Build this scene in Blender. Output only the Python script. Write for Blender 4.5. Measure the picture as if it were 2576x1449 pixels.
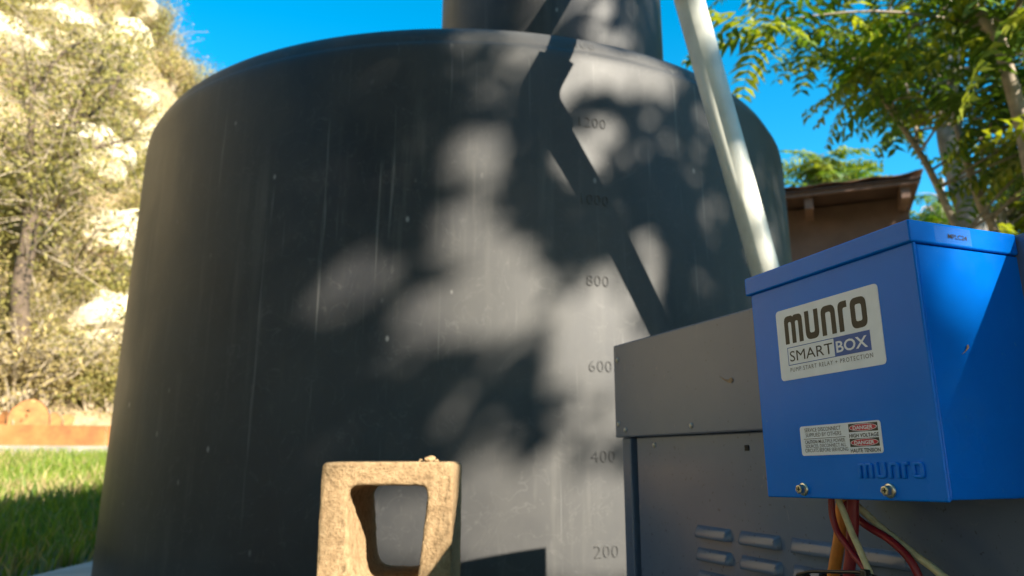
import bpy, bmesh, math, random
import numpy as np
from mathutils import Vector, Matrix

for o in list(bpy.data.objects):
    bpy.data.objects.remove(o)
scene = bpy.context.scene
COL = scene.collection
R = math.radians

# ------------------------------------------------------------------ camera
CAM_H = 0.41
PITCH = R(12.5)
LENS = 27.04
cd = bpy.data.cameras.new('camera')
cam = bpy.data.objects.new('camera', cd)
COL.objects.link(cam)
cam.location = (0, 0, CAM_H)
cam.rotation_euler = (R(90) + PITCH, 0, 0)
cd.lens = LENS
cd.sensor_width = 36
cd.clip_start = 0.02
cd.clip_end = 2000
cd.dof.use_dof = True
cd.dof.focus_distance = 0.60
cd.dof.aperture_fstop = 9.0
scene.camera = cam

# ------------------------------------------------------------------ sky and sun
SUN = Vector((0.61, -0.63, 0.483)).normalized()
SUN_EL = math.asin(SUN.z)
SUN_AZ = math.atan2(SUN.x, SUN.y)
w = bpy.data.worlds.new('World')
scene.world = w
w.use_nodes = True
nt = w.node_tree
nt.nodes.clear()
sky = nt.nodes.new('ShaderNodeTexSky')
sky.sky_type = 'NISHITA'
sky.sun_disc = False
sky.sun_elevation = SUN_EL
sky.sun_rotation = SUN_AZ
sky.altitude = 1200
sky.air_density = 1.0
sky.dust_density = 0.4
sky.ozone_density = 2.0
hs = nt.nodes.new('ShaderNodeHueSaturation')
hs.inputs['Hue'].default_value = 0.478
hs.inputs['Saturation'].default_value = 1.45
bg = nt.nodes.new('ShaderNodeBackground')
bg.inputs['Strength'].default_value = 0.09
wo = nt.nodes.new('ShaderNodeOutputWorld')
nt.links.new(sky.outputs['Color'], hs.inputs['Color'])
nt.links.new(hs.outputs['Color'], bg.inputs['Color'])
nt.links.new(bg.outputs['Background'], wo.inputs['Surface'])

sl = bpy.data.lights.new('sun', 'SUN')
sl.energy = 5.0
sl.angle = R(0.53)
sl.color = (1.0, 0.92, 0.78)
sun = bpy.data.objects.new('sun', sl)
COL.objects.link(sun)
sun.rotation_euler = SUN.to_track_quat('Z', 'Y').to_euler()
sun.location = SUN * 20

vs = scene.view_settings
vs.view_transform = 'Standard'
vs.look = 'None'
vs.gamma = 1
vs.exposure = 1.88
vs.use_curve_mapping = False

# ------------------------------------------------------------------ helpers
rng = np.random.default_rng(7)
random.seed(7)
FPX = LENS / 36 * 2576


def link(name, me, mat=None, parent=None, label=None, cat=None, group=None, kind=None):
    o = bpy.data.objects.new(name, me)
    COL.objects.link(o)
    if parent is not None:
        o.parent = parent
    if mat is not None and me is not None:
        me.materials.clear()
        me.materials.append(mat)
    tag(o, label, cat, group, kind)
    return o


def tag(o, label=None, cat=None, group=None, kind=None):
    for k, v in (('label', label), ('category', cat), ('group', group), ('kind', kind)):
        if v:
            o[k] = v
    return o


def empty(name, loc, label=None, cat=None, group=None):
    o = bpy.data.objects.new(name, None)
    COL.objects.link(o)
    o.location = loc
    o.empty_display_size = 0.05
    return tag(o, label, cat, group)


def mesh_py(name, verts, faces, smooth=False):
    me = bpy.data.meshes.new(name)
    me.from_pydata([tuple(v) for v in verts], [], [tuple(f) for f in faces])
    me.update()
    if smooth:
        me.polygons.foreach_set('use_smooth', [True] * len(me.polygons))
    return me


def mesh_np(name, V, quads):
    """V (n,3), quads (m,4) numpy"""
    me = bpy.data.meshes.new(name)
    me.vertices.add(len(V))
    me.vertices.foreach_set('co', np.asarray(V, np.float32).ravel())
    m = len(quads)
    k = quads.shape[1]
    me.loops.add(m * k)
    me.loops.foreach_set('vertex_index', np.asarray(quads, np.int32).ravel())
    me.polygons.add(m)
    me.polygons.foreach_set('loop_start', np.arange(0, m * k, k, dtype=np.int32))
    me.polygons.foreach_set('loop_total', np.full(m, k, np.int32))
    me.update(calc_edges=True)
    me.validate()
    return me


def bm_mesh(name, bm, smooth=False):
    me = bpy.data.meshes.new(name)
    bmesh.ops.recalc_face_normals(bm, faces=bm.faces)
    bm.to_mesh(me)
    bm.free()
    if smooth:
        me.polygons.foreach_set('use_smooth', [True] * len(me.polygons))
    return me


def box_bm(x0, x1, y0, y1, z0, z1, bevel=0.0, seg=2, bm=None):
    own = bmesh.new()
    vs_ = [own.verts.new((x, y, z)) for x in (x0, x1) for y in (y0, y1) for z in (z0, z1)]
    for f in ((0, 1, 3, 2), (4, 6, 7, 5), (0, 4, 5, 1), (2, 3, 7, 6), (0, 2, 6, 4), (1, 5, 7, 3)):
        own.faces.new([vs_[i] for i in f])
    bmesh.ops.recalc_face_normals(own, faces=own.faces)
    if bevel > 0:
        bmesh.ops.bevel(own, geom=own.edges[:], offset=bevel, segments=seg, affect='EDGES', profile=0.5)
    if bm is None:
        return own
    tmp = bpy.data.meshes.new('tmp')
    own.to_mesh(tmp)
    own.free()
    bm.from_mesh(tmp)
    bpy.data.meshes.remove(tmp)
    return bm


def catmull(pts, n):
    P = [Vector(p) for p in pts]
    P = [P[0] * 2 - P[1]] + P + [P[-1] * 2 - P[-2]]
    out = []
    for i in range(1, len(P) - 2):
        a, b, c, d = P[i - 1:i + 3]
        for k in range(n):
            t = k / n
            out.append(0.5 * ((2 * b) + (c - a) * t + (2 * a - 5 * b + 4 * c - d) * t * t + (3 * b - a - 3 * c + d) * t ** 3))
    out.append(P[-2].copy())
    return out


def tube_geo(path, rad, seg=10, caps=True):
    """sweep with parallel transport; rad float or list"""
    n = len(path)
    rads = rad if hasattr(rad, '__len__') else [rad] * n
    V, Fc = [], []
    t0 = (path[1] - path[0]).normalized()
    ref = Vector((0, 0, 1)) if abs(t0.z) < 0.9 else Vector((1, 0, 0))
    nrm = t0.cross(ref).normalized()
    for i in range(n):
        a = path[max(i - 1, 0)]
        b = path[min(i + 1, n - 1)]
        t = (b - a).normalized()
        nrm = (nrm - t * nrm.dot(t)).normalized()
        bi = t.cross(nrm)
        for k in range(seg):
            an = 2 * math.pi * k / seg
            V.append(path[i] + (nrm * math.cos(an) + bi * math.sin(an)) * rads[i])
    for i in range(n - 1):
        for k in range(seg):
            k2 = (k + 1) % seg
            Fc.append((i * seg + k, i * seg + k2, (i + 1) * seg + k2, (i + 1) * seg + k))
    if caps:
        Fc.append(tuple(range(seg))[::-1])
        Fc.append(tuple((n - 1) * seg + k for k in range(seg)))
    return V, Fc


def tube(name, pts, rad, mat, parent=None, seg=10, sub=6, **kw):
    path = catmull(pts, sub) if len(pts) > 2 else [Vector(p) for p in pts]
    if hasattr(rad, '__len__') and len(rad) != len(path):
        xs = np.linspace(0, 1, len(rad))
        rad = list(np.interp(np.linspace(0, 1, len(path)), xs, rad))
    V, Fc = tube_geo(path, rad, seg)
    return link(name, mesh_py(name, V, Fc, True), mat, parent, **kw)


def merge(parts):
    V, Fc = [], []
    for v, f in parts:
        n = len(V)
        V += list(v)
        Fc += [tuple(i + n for i in q) for q in f]
    return V, Fc


# ------------------------------------------------------------------ materials
def new_mat(name):
    m = bpy.data.materials.new(name)
    m.use_nodes = True
    t = m.node_tree
    return m, t, t.nodes['Principled BSDF'], t.nodes['Material Output']


def N(t, kind, **kw):
    n = t.nodes.new(kind)
    for k, v in kw.items():
        if k in n.inputs:
            n.inputs[k].default_value = v
        else:
            setattr(n, k, v)
    return n


def ramp(t, fac, stops):
    r = t.nodes.new('ShaderNodeValToRGB')
    e = r.color_ramp.elements
    while len(e) > 1:
        e.remove(e[-1])
    e[0].position, e[0].color = stops[0][0], (*stops[0][1], 1) if len(stops[0][1]) == 3 else stops[0][1]
    for p, c in stops[1:]:
        q = e.new(p)
        q.color = (*c, 1) if len(c) == 3 else c
    t.links.new(fac, r.inputs['Fac'])
    return r.outputs['Color']


def coords(t, scale=(1, 1, 1), kind='Object'):
    tc = t.nodes.new('ShaderNodeTexCoord')
    mp = t.nodes.new('ShaderNodeMapping')
    mp.inputs['Scale'].default_value = scale
    t.links.new(tc.outputs[kind], mp.inputs['Vector'])
    return mp.outputs['Vector']


def noise(t, vec, scale, detail=4, rough=0.55, dist=0.0):
    n = N(t, 'ShaderNodeTexNoise', Scale=scale, Detail=detail, Roughness=rough, Distortion=dist)
    t.links.new(vec, n.inputs['Vector'])
    return n.outputs['Fac']


def mix(t, fac, a, b, mode='MIX'):
    m = t.nodes.new('ShaderNodeMix')
    m.data_type = 'RGBA'
    m.blend_type = mode
    for sock, v in ((m.inputs[0], fac), (m.inputs[6], a), (m.inputs[7], b)):
        if isinstance(v, bpy.types.NodeSocket):
            t.links.new(v, sock)
        elif sock.type == 'RGBA':
            sock.default_value = (*v, 1) if len(v) == 3 else v
        else:
            sock.default_value = v
    return m.outputs[2]


def bump(t, height, bsdf, strength=0.3, dist=0.01):
    b = N(t, 'ShaderNodeBump', Strength=strength, Distance=dist)
    t.links.new(height, b.inputs['Height'])
    t.links.new(b.outputs['Normal'], bsdf.inputs['Normal'])


def simple(name, col, rough=0.5, metal=0.0, var=0.15, scale=30, bmp=0.0, bscale=80, spec=0.5):
    m, t, b, _ = new_mat(name)
    v = coords(t)
    n = noise(t, v, scale)
    c = ramp(t, n, [(0.3, tuple(x * (1 - var) for x in col)), (0.7, tuple(min(1, x * (1 + var)) for x in col))])
    t.links.new(c, b.inputs['Base Color'])
    b.inputs['Roughness'].default_value = rough
    b.inputs['Metallic'].default_value = metal
    b.inputs['Specular IOR Level'].default_value = spec
    if bmp:
        bump(t, noise(t, v, bscale, 3), b, bmp, 0.002)
    return m


def leaf_mat(name, dark, light, trans=0.35, rough=0.5, scale=3.0):
    m, t, b, out = new_mat(name)
    g = t.nodes.new('ShaderNodeNewGeometry')
    v = coords(t)
    n = noise(t, v, scale, 2)
    mx = t.nodes.new('ShaderNodeMath')
    mx.operation = 'MULTIPLY_ADD'
    mx.inputs[1].default_value = 0.55
    t.links.new(g.outputs['Random Per Island'], mx.inputs[0])
    m2 = t.nodes.new('ShaderNodeMath')
    m2.operation = 'MULTIPLY'
    m2.inputs[1].default_value = 0.45
    t.links.new(n, m2.inputs[0])
    t.links.new(m2.outputs[0], mx.inputs[2])
    c = ramp(t, mx.outputs[0], [(0.15, dark), (0.8, light)])
    t.links.new(c, b.inputs['Base Color'])
    b.inputs['Roughness'].default_value = rough
    b.inputs['Specular IOR Level'].default_value = 0.35
    tr = t.nodes.new('ShaderNodeBsdfTranslucent')
    t.links.new(mix(t, 1.0, c, (1.5, 1.45, 0.5), 'MULTIPLY'), tr.inputs['Color'])
    ms = t.nodes.new('ShaderNodeMixShader')
    ms.inputs[0].default_value = trans
    t.links.new(b.outputs[0], ms.inputs[1])
    t.links.new(tr.outputs[0], ms.inputs[2])
    t.links.new(ms.outputs[0], out.inputs['Surface'])
    return m


M = {}

# dusty black polyethylene
m, t, b, _ = new_mat('black_polyethylene')
v = coords(t)
vst = coords(t, (1, 1, 0.06))
dust = noise(t, v, 2.2, 6, 0.6)
streak = noise(t, vst, 26, 5, 0.65)
fine = noise(t, coords(t, (1, 1, 0.25)), 90, 3, 0.6)
base = ramp(t, dust, [(0.3, (0.021, 0.022, 0.026)), (0.7, (0.055, 0.0535, 0.0515))])
st = ramp(t, streak, [(0.53, (0, 0, 0)), (0.74, (1, 1, 1))])
st = mix(t, 1.0, st, ramp(t, noise(t, v, 1.7, 4), [(0.40, (0.05, 0.05, 0.05)), (0.66, (1, 1, 1))]), 'MULTIPLY')
c1 = mix(t, st, base, (0.085, 0.082, 0.075))
# short scuffs
vor = N(t, 'ShaderNodeTexVoronoi', Scale=9.0)
vor.feature = 'F1'
t.links.new(coords(t, (1, 1, 0.30)), vor.inputs['Vector'])
sc = ramp(t, vor.outputs['Distance'], [(0.0, (1, 1, 1)), (0.045, (0.55, 0.55, 0.55)), (0.085, (0, 0, 0))])
msk = ramp(t, noise(t, v, 3.1, 2), [(0.52, (0, 0, 0)), (0.60, (1, 1, 1))])
c2 = mix(t, mix(t, 1.0, sc, msk, 'MULTIPLY'), c1, (0.17, 0.165, 0.15))
c3 = mix(t, ramp(t, fine, [(0.60, (0, 0, 0)), (0.85, (0.5, 0.5, 0.5))]), c2, (0.085, 0.081, 0.074))
t.links.new(c3, b.inputs['Base Color'])
line = noise(t, coords(t, (1, 1, 0.012)), 55, 3, 0.75)
c3 = mix(t, ramp(t, line, [(0.64, (0, 0, 0)), (0.70, (0.65, 0.65, 0.65)), (0.74, (0, 0, 0))]), c3, (0.15, 0.148, 0.14))
v2 = N(t, 'ShaderNodeTexVoronoi', Scale=17.0)
t.links.new(coords(t, (1, 1, 0.6)), v2.inputs['Vector'])
sp2 = ramp(t, v2.outputs['Distance'], [(0.0, (1, 1, 1)), (0.05, (0.8, 0.8, 0.8)), (0.09, (0, 0, 0))])
c3 = mix(t, mix(t, 1.0, sp2, ramp(t, noise(t, v, 5.7, 2), [(0.55, (0, 0, 0)), (0.62, (1, 1, 1))]), 'MULTIPLY'), c3, (0.26, 0.255, 0.24))
wv = N(t, 'ShaderNodeTexNoise', Scale=7.0, Detail=3.0, Roughness=0.5, Distortion=2.5)
t.links.new(v, wv.inputs['Vector'])
c3 = mix(t, ramp(t, wv.outputs['Fac'], [(0.492, (0, 0, 0)), (0.50, (0.22, 0.22, 0.22)), (0.508, (0, 0, 0))]), c3, (0.14, 0.136, 0.128))
c3 = mix(t, ramp(t, noise(t, coords(t, (1, 1, .5)), 1.1, 7, .7), [(0.45, (0, 0, 0)), (0.75, (0.55, 0.55, 0.55))]), c3, (0.085, 0.082, 0.075))
t.links.new(c3, b.inputs['Base Color'])
b.inputs['Roughness'].default_value = 0.42
t.links.new(ramp(t, dust, [(0.3, (0.42, 0.42, 0.42)), (0.7, (0.60, 0.60, 0.60))]), b.inputs['Roughness'])
b.inputs['Specular IOR Level'].default_value = 0.3
bump(t, streak, b, 0.05, 0.004)
M['tank'] = m

# grey powder coat
m, t, b, _ = new_mat('grey_powder_coat')
v = coords(t)
n1 = noise(t, v, 6, 5)
n2 = noise(t, v, 160, 2)
c = ramp(t, n1, [(0.3, (0.078, 0.113, 0.190)), (0.7, (0.112, 0.145, 0.215))])
spk = ramp(t, noise(t, v, 230, 1), [(0.70, (0, 0, 0)), (0.76, (1, 1, 1))])
c = mix(t, mix(t, 1.0, spk, (0.5, 0.5, 0.5), 'MULTIPLY'), c, (0.03, 0.03, 0.03))
web = ramp(t, noise(t, coords(t, (1, 1, 0.4)), 60, 6, 0.7, 1.5), [(0.64, (0, 0, 0)), (0.80, (0.35, 0.35, 0.35))])
c = mix(t, web, c, (0.42, 0.40, 0.38))
t.links.new(c, b.inputs['Base Color'])
b.inputs['Roughness'].default_value = 0.27
b.inputs['Specular IOR Level'].default_value = 0.42
bump(t, n2, b, 0.06, 0.001)
M['grey'] = m

# blue enamel
m, t, b, _ = new_mat('blue_enamel')
v = coords(t)
n1 = noise(t, v, 9, 5)
c = ramp(t, n1, [(0.3, (0.0, 0.145, 0.64)), (0.7, (0.0002, 0.175, 0.74))])
sp = ramp(t, noise(t, v, 210, 2), [(0.71, (0, 0, 0)), (0.78, (0.5, 0.5, 0.5))])
c = mix(t, sp, c, (0.05, 0.24, 0.55))
scr = ramp(t, noise(t, coords(t, (1, 1, 0.5)), 55, 5, 0.7, 2.2), [(0.66, (0, 0, 0)), (0.80, (0.30, 0.30, 0.30))])
c = mix(t, scr, c, (0.16, 0.34, 0.60))
c = mix(t, ramp(t, noise(t, v, 14, 7, 0.72), [(0.52, (0, 0, 0)), (0.78, (0.12, 0.12, 0.12))]), c, (0.10, 0.28, 0.50))
t.links.new(c, b.inputs['Base Color'])
t.links.new(ramp(t, n1, [(0.3, (0.17, 0.17, 0.17)), (0.7, (0.30, 0.30, 0.30))]), b.inputs['Roughness'])
b.inputs['Specular IOR Level'].default_value = 0.2
bump(t, noise(t, v, 320, 2), b, 0.03, 0.0006)
M['blue'] = m

M['pvc'] = simple('white_pvc', (0.60, 0.60, 0.53), 0.38, var=0.14, scale=14)
M['blackplastic'] = simple('black_plastic', (0.012, 0.012, 0.012), 0.4)
M['zinc'] = simple('zinc_plated_steel', (0.62, 0.58, 0.50), 0.28, 1.0, var=0.12, scale=200)
M['recess'] = simple('dark_recess', (0.01, 0.009, 0.008), 0.8)  # near-black colour stands in for the shade inside holes and slots
M['rust'] = simple('rusted_screw', (0.16, 0.07, 0.03), 0.8, var=0.4, scale=200)
M['label'] = simple('label_white', (0.72, 0.76, 0.84), 0.38, var=0.05, scale=60)
M['ink'] = simple('ink_black', (0.017, 0.014, 0.012), 0.5, var=0.2, scale=200)
M['inkgrey'] = simple('ink_dark_grey', (0.06, 0.055, 0.055), 0.5)
M['inkblue'] = simple('ink_blue', (0.012, 0.08, 0.36), 0.45)
M['inkred'] = simple('ink_red', (0.50, 0.02, 0.045), 0.45)
M['redwire'] = simple('red_wire', (0.22, 0.012, 0.018), 0.42, var=0.2, scale=60)
M['orangewire'] = simple('orange_cable', (0.52, 0.17, 0.022), 0.45, var=0.2, scale=60)
M['creamwire'] = simple('cream_wire', (0.50, 0.45, 0.26), 0.5, var=0.2, scale=120)
M['tape'] = None
m, t, b, out = new_mat('clear_label_tape')
b.inputs['Base Color'].default_value = (0.55, 0.68, 0.75, 1)
b.inputs['Roughness'].default_value = 0.25
b.inputs['Alpha'].default_value = 0.07
M['tape'] = m

# concrete block
m, t, b, _ = new_mat('tan_concrete_block')
v = coords(t)
n1 = noise(t, v, 90, 6, 0.7)
c = ramp(t, n1, [(0.22, (0.10, 0.064, 0.034)), (0.45, (0.28, 0.185, 0.098)), (0.75, (0.42, 0.295, 0.165))])
t.links.new(c, b.inputs['Base Color'])
b.inputs['Roughness'].default_value = 0.95
b.inputs['Specular IOR Level'].default_value = 0.1
bump(t, noise(t, v, 230, 5, 0.7), b, 0.75, 0.004)
M['block'] = m

M['kerb'] = simple('grey_concrete', (0.22, 0.20, 0.17), 0.9, var=0.3, scale=5, bmp=0.4)
M['concrete'] = simple('pale_concrete', (0.42, 0.42, 0.41), 0.85, var=0.15, scale=8, bmp=0.3)
m, t, b, _ = new_mat('rusted_steel')
v = coords(t)
c = ramp(t, noise(t, v, 2.5, 6, 0.65), [(0.3, (0.12, 0.042, 0.012)), (0.5, (0.27, 0.105, 0.026)), (0.75, (0.38, 0.18, 0.06))])
t.links.new(c, b.inputs['Base Color'])
b.inputs['Roughness'].default_value = 0.8
M['rustplate'] = m
M['bark'] = simple('pale_bark', (0.27, 0.22, 0.165), 0.9, var=0.35, scale=14, bmp=0.5, bscale=40)
M['bark_grey'] = simple('grey_bark', (0.24, 0.22, 0.20), 0.9, var=0.4, scale=9, bmp=0.6, bscale=30)
M['bark_dark'] = simple('dark_brown_bark', (0.085, 0.058, 0.036), 0.9, var=0.35, scale=9, bmp=0.5, bscale=30)
M['twig'] = simple('dry_twig', (0.30, 0.24, 0.16), 0.9, var=0.3, scale=5)
M['cutwood'] = simple('cut_wood', (0.30, 0.125, 0.035), 0.8, var=0.3, scale=14)
M['rock'] = simple('tan_rock', (0.58, 0.49, 0.33), 0.9, var=0.35, scale=2.5, bmp=0.6, bscale=8)
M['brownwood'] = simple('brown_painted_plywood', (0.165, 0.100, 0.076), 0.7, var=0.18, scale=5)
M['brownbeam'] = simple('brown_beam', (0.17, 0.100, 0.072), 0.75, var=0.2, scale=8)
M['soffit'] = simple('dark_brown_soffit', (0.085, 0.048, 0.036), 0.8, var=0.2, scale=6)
M['roofmetal'] = simple('rusty_roof_metal', (0.19, 0.10, 0.07), 0.6, var=0.35, scale=4)
M['leaf'] = leaf_mat('feathery_leaf', (0.022, 0.066, 0.012), (0.115, 0.185, 0.020), 0.45)
M['leaf_y'] = leaf_mat('sunlit_yellow_green_leaf', (0.070, 0.120, 0.014), (0.27, 0.29, 0.025), 0.48)  # sunlit tone put into the leaf colour, mixed among the darker fronds
M['scrub_g'] = leaf_mat('olive_scrub_leaf', (0.060, 0.068, 0.018), (0.36, 0.31, 0.085), 0.30, 0.7, 0.9)
M['scrub_y'] = leaf_mat('dry_yellow_scrub', (0.12, 0.090, 0.034), (0.48, 0.38, 0.16), 0.25, 0.8, 0.9)
M['grass'] = leaf_mat('grass_blade', (0.060, 0.125, 0.014), (0.24, 0.30, 0.045), 0.40, 0.5, 1.5)
M['drygrass'] = leaf_mat('dry_grass', (0.22, 0.17, 0.08), (0.45, 0.36, 0.17), 0.25, 0.8, 1.5)

m, t, b, _ = new_mat('dry_soil')
v = coords(t)
n1 = noise(t, v, 0.6, 8, 0.65)
n2 = noise(t, v, 6.0, 6, 0.7)
c = ramp(t, n1, [(0.3, (0.17, 0.115, 0.062)), (0.5, (0.40, 0.31, 0.18)), (0.68, (0.58, 0.49, 0.33))])
c = mix(t, ramp(t, n2, [(0.45, (0, 0, 0)), (0.65, (0.7, 0.7, 0.7))]), c, (0.24, 0.17, 0.085))
t.links.new(c, b.inputs['Base Color'])
b.inputs['Roughness'].default_value = 0.95
b.inputs['Specular IOR Level'].default_value = 0.1
bump(t, n2, b, 0.8, 0.15)
M['soil'] = m

# ------------------------------------------------------------------ terrain
E_AZ = np.radians([-180, -130, -95, -60, -42, -33, -27, -20.6, -12, 0, 14, 180])
E_TAN = np.array([0.0, 0.15, 0.45, 0.80, 0.90, 0.77, 0.545, 0.355, 0.22, 0.09, 0.0, 0.0])


def smooth(x):
    x = np.clip(x, 0, 1)
    return x * x * (3 - 2 * x)


def vnoise(x, y, s):
    """cheap smooth noise from summed sines"""
    return (np.sin(x * 1.3 * s + 1.7 * np.sin(y * .9 * s)) + np.sin(y * 1.1 * s + 2.1 + 1.5 * np.sin(x * .7 * s + 1))
            + .5 * np.sin((x + y) * 2.3 * s + .7)) / 2.5


def height(x, y):
    x = np.asarray(x, float)
    y = np.asarray(y, float)
    r = np.hypot(x, y)
    az = np.arctan2(x, y)
    left = smooth((-az - np.radians(5)) / np.radians(12)) * smooth((az + np.radians(125)) / np.radians(40))
    lawn = 0.43 * smooth((r - 2.6) / 7.0) * left
    e = np.interp(az, E_AZ, E_TAN)
    rp = np.clip((r - 8.9) / 18.0, 0, None)
    prof = np.where(rp < 1, rp, 1 + 0.10 * (rp - 1))
    prof = np.where(rp < .12, rp * rp / .24 + 0 * rp, prof - .06 * np.clip(1 - (rp - .12) * 0, 0, 1))
    prof = np.clip(prof, 0, 1.4)
    hill = e * 27 * prof
    bumps = smooth((r - 10) / 8) * smooth(e / .3) * (0.55 * vnoise(x, y, .55) + 0.28 * vnoise(x + 9, y - 4, 1.7) + .5 * vnoise(x, y, .2))
    return lawn + hill + bumps


def pt_az(azdeg, r, dz=0.0):
    a = R(azdeg)
    x, y = r * math.sin(a), r * math.cos(a)
    return Vector((x, y, float(height(x, y)) + dz))


na = 240
rads = np.concatenate([[0.0], np.geomspace(.35, 9, 34), np.linspace(9.4, 40, 74), np.geomspace(42, 900, 16)])
az = np.linspace(-math.pi, math.pi, na, endpoint=False)
RR, AA = np.meshgrid(rads[1:], az, indexing='ij')
X, Y = RR * np.sin(AA), RR * np.cos(AA)
Z = height(X, Y)
V = np.concatenate([[[0, 0, 0]], np.stack([X, Y, Z], -1).reshape(-1, 3)])
nr = len(rads) - 1
i, j = np.meshgrid(np.arange(nr - 1), np.arange(na), indexing='ij')
j2 = (j + 1) % na
Q = np.stack([1 + i * na + j, 1 + i * na + j2, 1 + (i + 1) * na + j2, 1 + (i + 1) * na + j], -1).reshape(-1, 4)
faces = [tuple(q[::-1]) for q in Q.tolist()] + [(0, 1 + k, 1 + (k + 1) % na)[::-1] for k in range(na)]
link('ground', mesh_py('ground', V.tolist(), faces, True), M['soil'], kind='structure',
     label='dry tan soil rising into a rocky hillside')

# concrete pad below the tank
pad = box_bm(-1.50, 1.12, 1.52, 4.05, -0.05, 0.055, 0.012)
link('tank_pad', bm_mesh('tank_pad', pad), M['concrete'], kind='structure', label='pale concrete pad under the black water tank')

# ------------------------------------------------------------------ water tank
TC = Vector((-0.155, 2.775, 0))
TR = 1.13
TANK_Z0 = 0.055
tank = empty('water_tank', (TC.x, TC.y, TANK_Z0), 'large dusty black plastic water tank with moulded gallon marks', 'water tank')


def revolve(name, prof, cx, cy, dz, seg=160, closed_top=True):
    V, Fc = [], []
    for (r_, z_) in prof:
        for k in range(seg):
            a_ = 2 * math.pi * k / seg
            V.append((cx + r_ * math.cos(a_), cy + r_ * math.sin(a_), z_ - dz))
    n = len(prof)
    for i_ in range(n - 1):
        for k in range(seg):
            k2 = (k + 1) % seg
            Fc.append((i_ * seg + k, i_ * seg + k2, (i_ + 1) * seg + k2, (i_ + 1) * seg + k))
    Fc.append(tuple(range(seg))[::-1])
    if closed_top:
        Fc.append(tuple((n - 1) * seg + k for k in range(seg)))
    return mesh_py(name, V, Fc, True)


def wall_r(z_):
    return 1.140 - 0.018 * z_


prof = [(1.125, 0.055), (1.1385, 0.075)]
prof += [(wall_r(z_), z_) for z_ in np.linspace(0.2, 1.335, 14)]
prof += [(1.1145, 1.358), (1.1125, 1.372), (1.1095, 1.3805), (1.1065, 1.3840), (1.1035, 1.3870), (1.1015, 1.394), (1.096, 1.408), (1.088, 1.4225), (1.075, 1.4370), (1.055, 1.4495), (1.025, 1.461), (0.985, 1.471),
         (0.90, 1.487), (0.75, 1.508), (0.55, 1.530), (0.35, 1.544), (0.15, 1.55)]
link('tank_body', revolve('tank_body', prof, 0, 0, TANK_Z0), M['tank'], tank)
NECK = Vector((0.134 - TC.x, 2.40 - TC.y, 0))
nprof = [(0.392, 1.44), (0.385, 1.50), (0.380, 1.56), (0.376, 1.60), (0.374, 1.95), (0.368, 1.985), (0.35, 2.0), (0.20, 2.01)]
neck = link('tank_neck', revolve('tank_neck', nprof, NECK.x, NECK.y, TANK_Z0, 96), M['tank'], tank)
lprof = [(0.215, 2.008), (0.22, 2.014), (0.22, 2.05), (0.21, 2.062), (0.05, 2.068)]
link('lid', revolve('lid', lprof, NECK.x, NECK.y, TANK_Z0, 48), M['tank'], neck)


def text_mesh(txt, size=1.0, extrude=0.0, bevel=0.0, offset=0.0, spacing=1.0, res=3):
    cu = bpy.data.curves.new('txt', 'FONT')
    cu.body = txt
    cu.size = size
    cu.extrude = extrude
    cu.bevel_depth = bevel
    cu.bevel_resolution = 1
    cu.offset = offset
    cu.space_character = spacing
    cu.resolution_u = res
    return curve_to_mesh(cu)


def curve_to_mesh(cu):
    o = bpy.data.objects.new('tmpc', cu)
    COL.objects.link(o)
    dg = bpy.context.evaluated_depsgraph_get()
    dg.update()
    me = bpy.data.meshes.new_from_object(o.evaluated_get(dg))
    bpy.data.objects.remove(o)
    bpy.data.curves.remove(cu)
    return me


def co_of(me):
    a_ = np.empty(len(me.vertices) * 3, np.float32)
    me.vertices.foreach_get('co', a_)
    return a_.reshape(-1, 3)


def set_co(me, a_):
    me.vertices.foreach_set('co', np.asarray(a_, np.float32).ravel())
    me.update()


# gallon numbers wrapped onto the wall
for k in range(1, 8):
    me = text_mesh(str(200 * k), 0.037, 0.0003, 0.0011, -0.0012, 1.08)
    c_ = co_of(me)
    wid = c_[:, 0].max() - c_[:, 0].min()
    c_[:, 0] -= c_[:, 0].min() + wid / 2
    a0 = -R(90) + 0.316 if k < 7 else -R(90) + 0.300
    zc = 0.416 + 0.195 * (k - 2) - 0.014
    if k < 7:
        ang = a0 + c_[:, 0] / TR
        rr = wall_r(zc + c_[:, 1]) + 0.0004 + c_[:, 2]
        zz = zc + c_[:, 1]
    else:
        ang = a0 + c_[:, 0] / 1.02
        f_ = c_[:, 1] / 0.030
        rr = 1.1005 - 0.0140 * f_ + c_[:, 2] * .8
        zz = 1.3975 + 0.0270 * f_ + c_[:, 2] * .6
    set_co(me, np.stack([rr * np.cos(ang), rr * np.sin(ang), zz - TANK_Z0], -1))
    link('gallon_mark', me, M['tank'], tank)

# ------------------------------------------------------------------ white filler pipe
ELB = Vector((0.329, 1.392, 1.461))
LOW = Vector((0.498, 1.552, 0.93))
ldir = (LOW - ELB).normalized()
FOOT = ELB + ldir * (ELB.z / -ldir.z + 0.02)
udir = Vector((0.12, 0.60, 0.79)).normalized()
TOP = ELB + udir * 0.72
pipe = empty('filler_pipe', (FOOT.x, FOOT.y, 0), 'white plastic pipe leaning up in front of the black tank', 'pipe')


def in_parent(p, par):
    return [Vector(q) - par.location for q in p]


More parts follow.
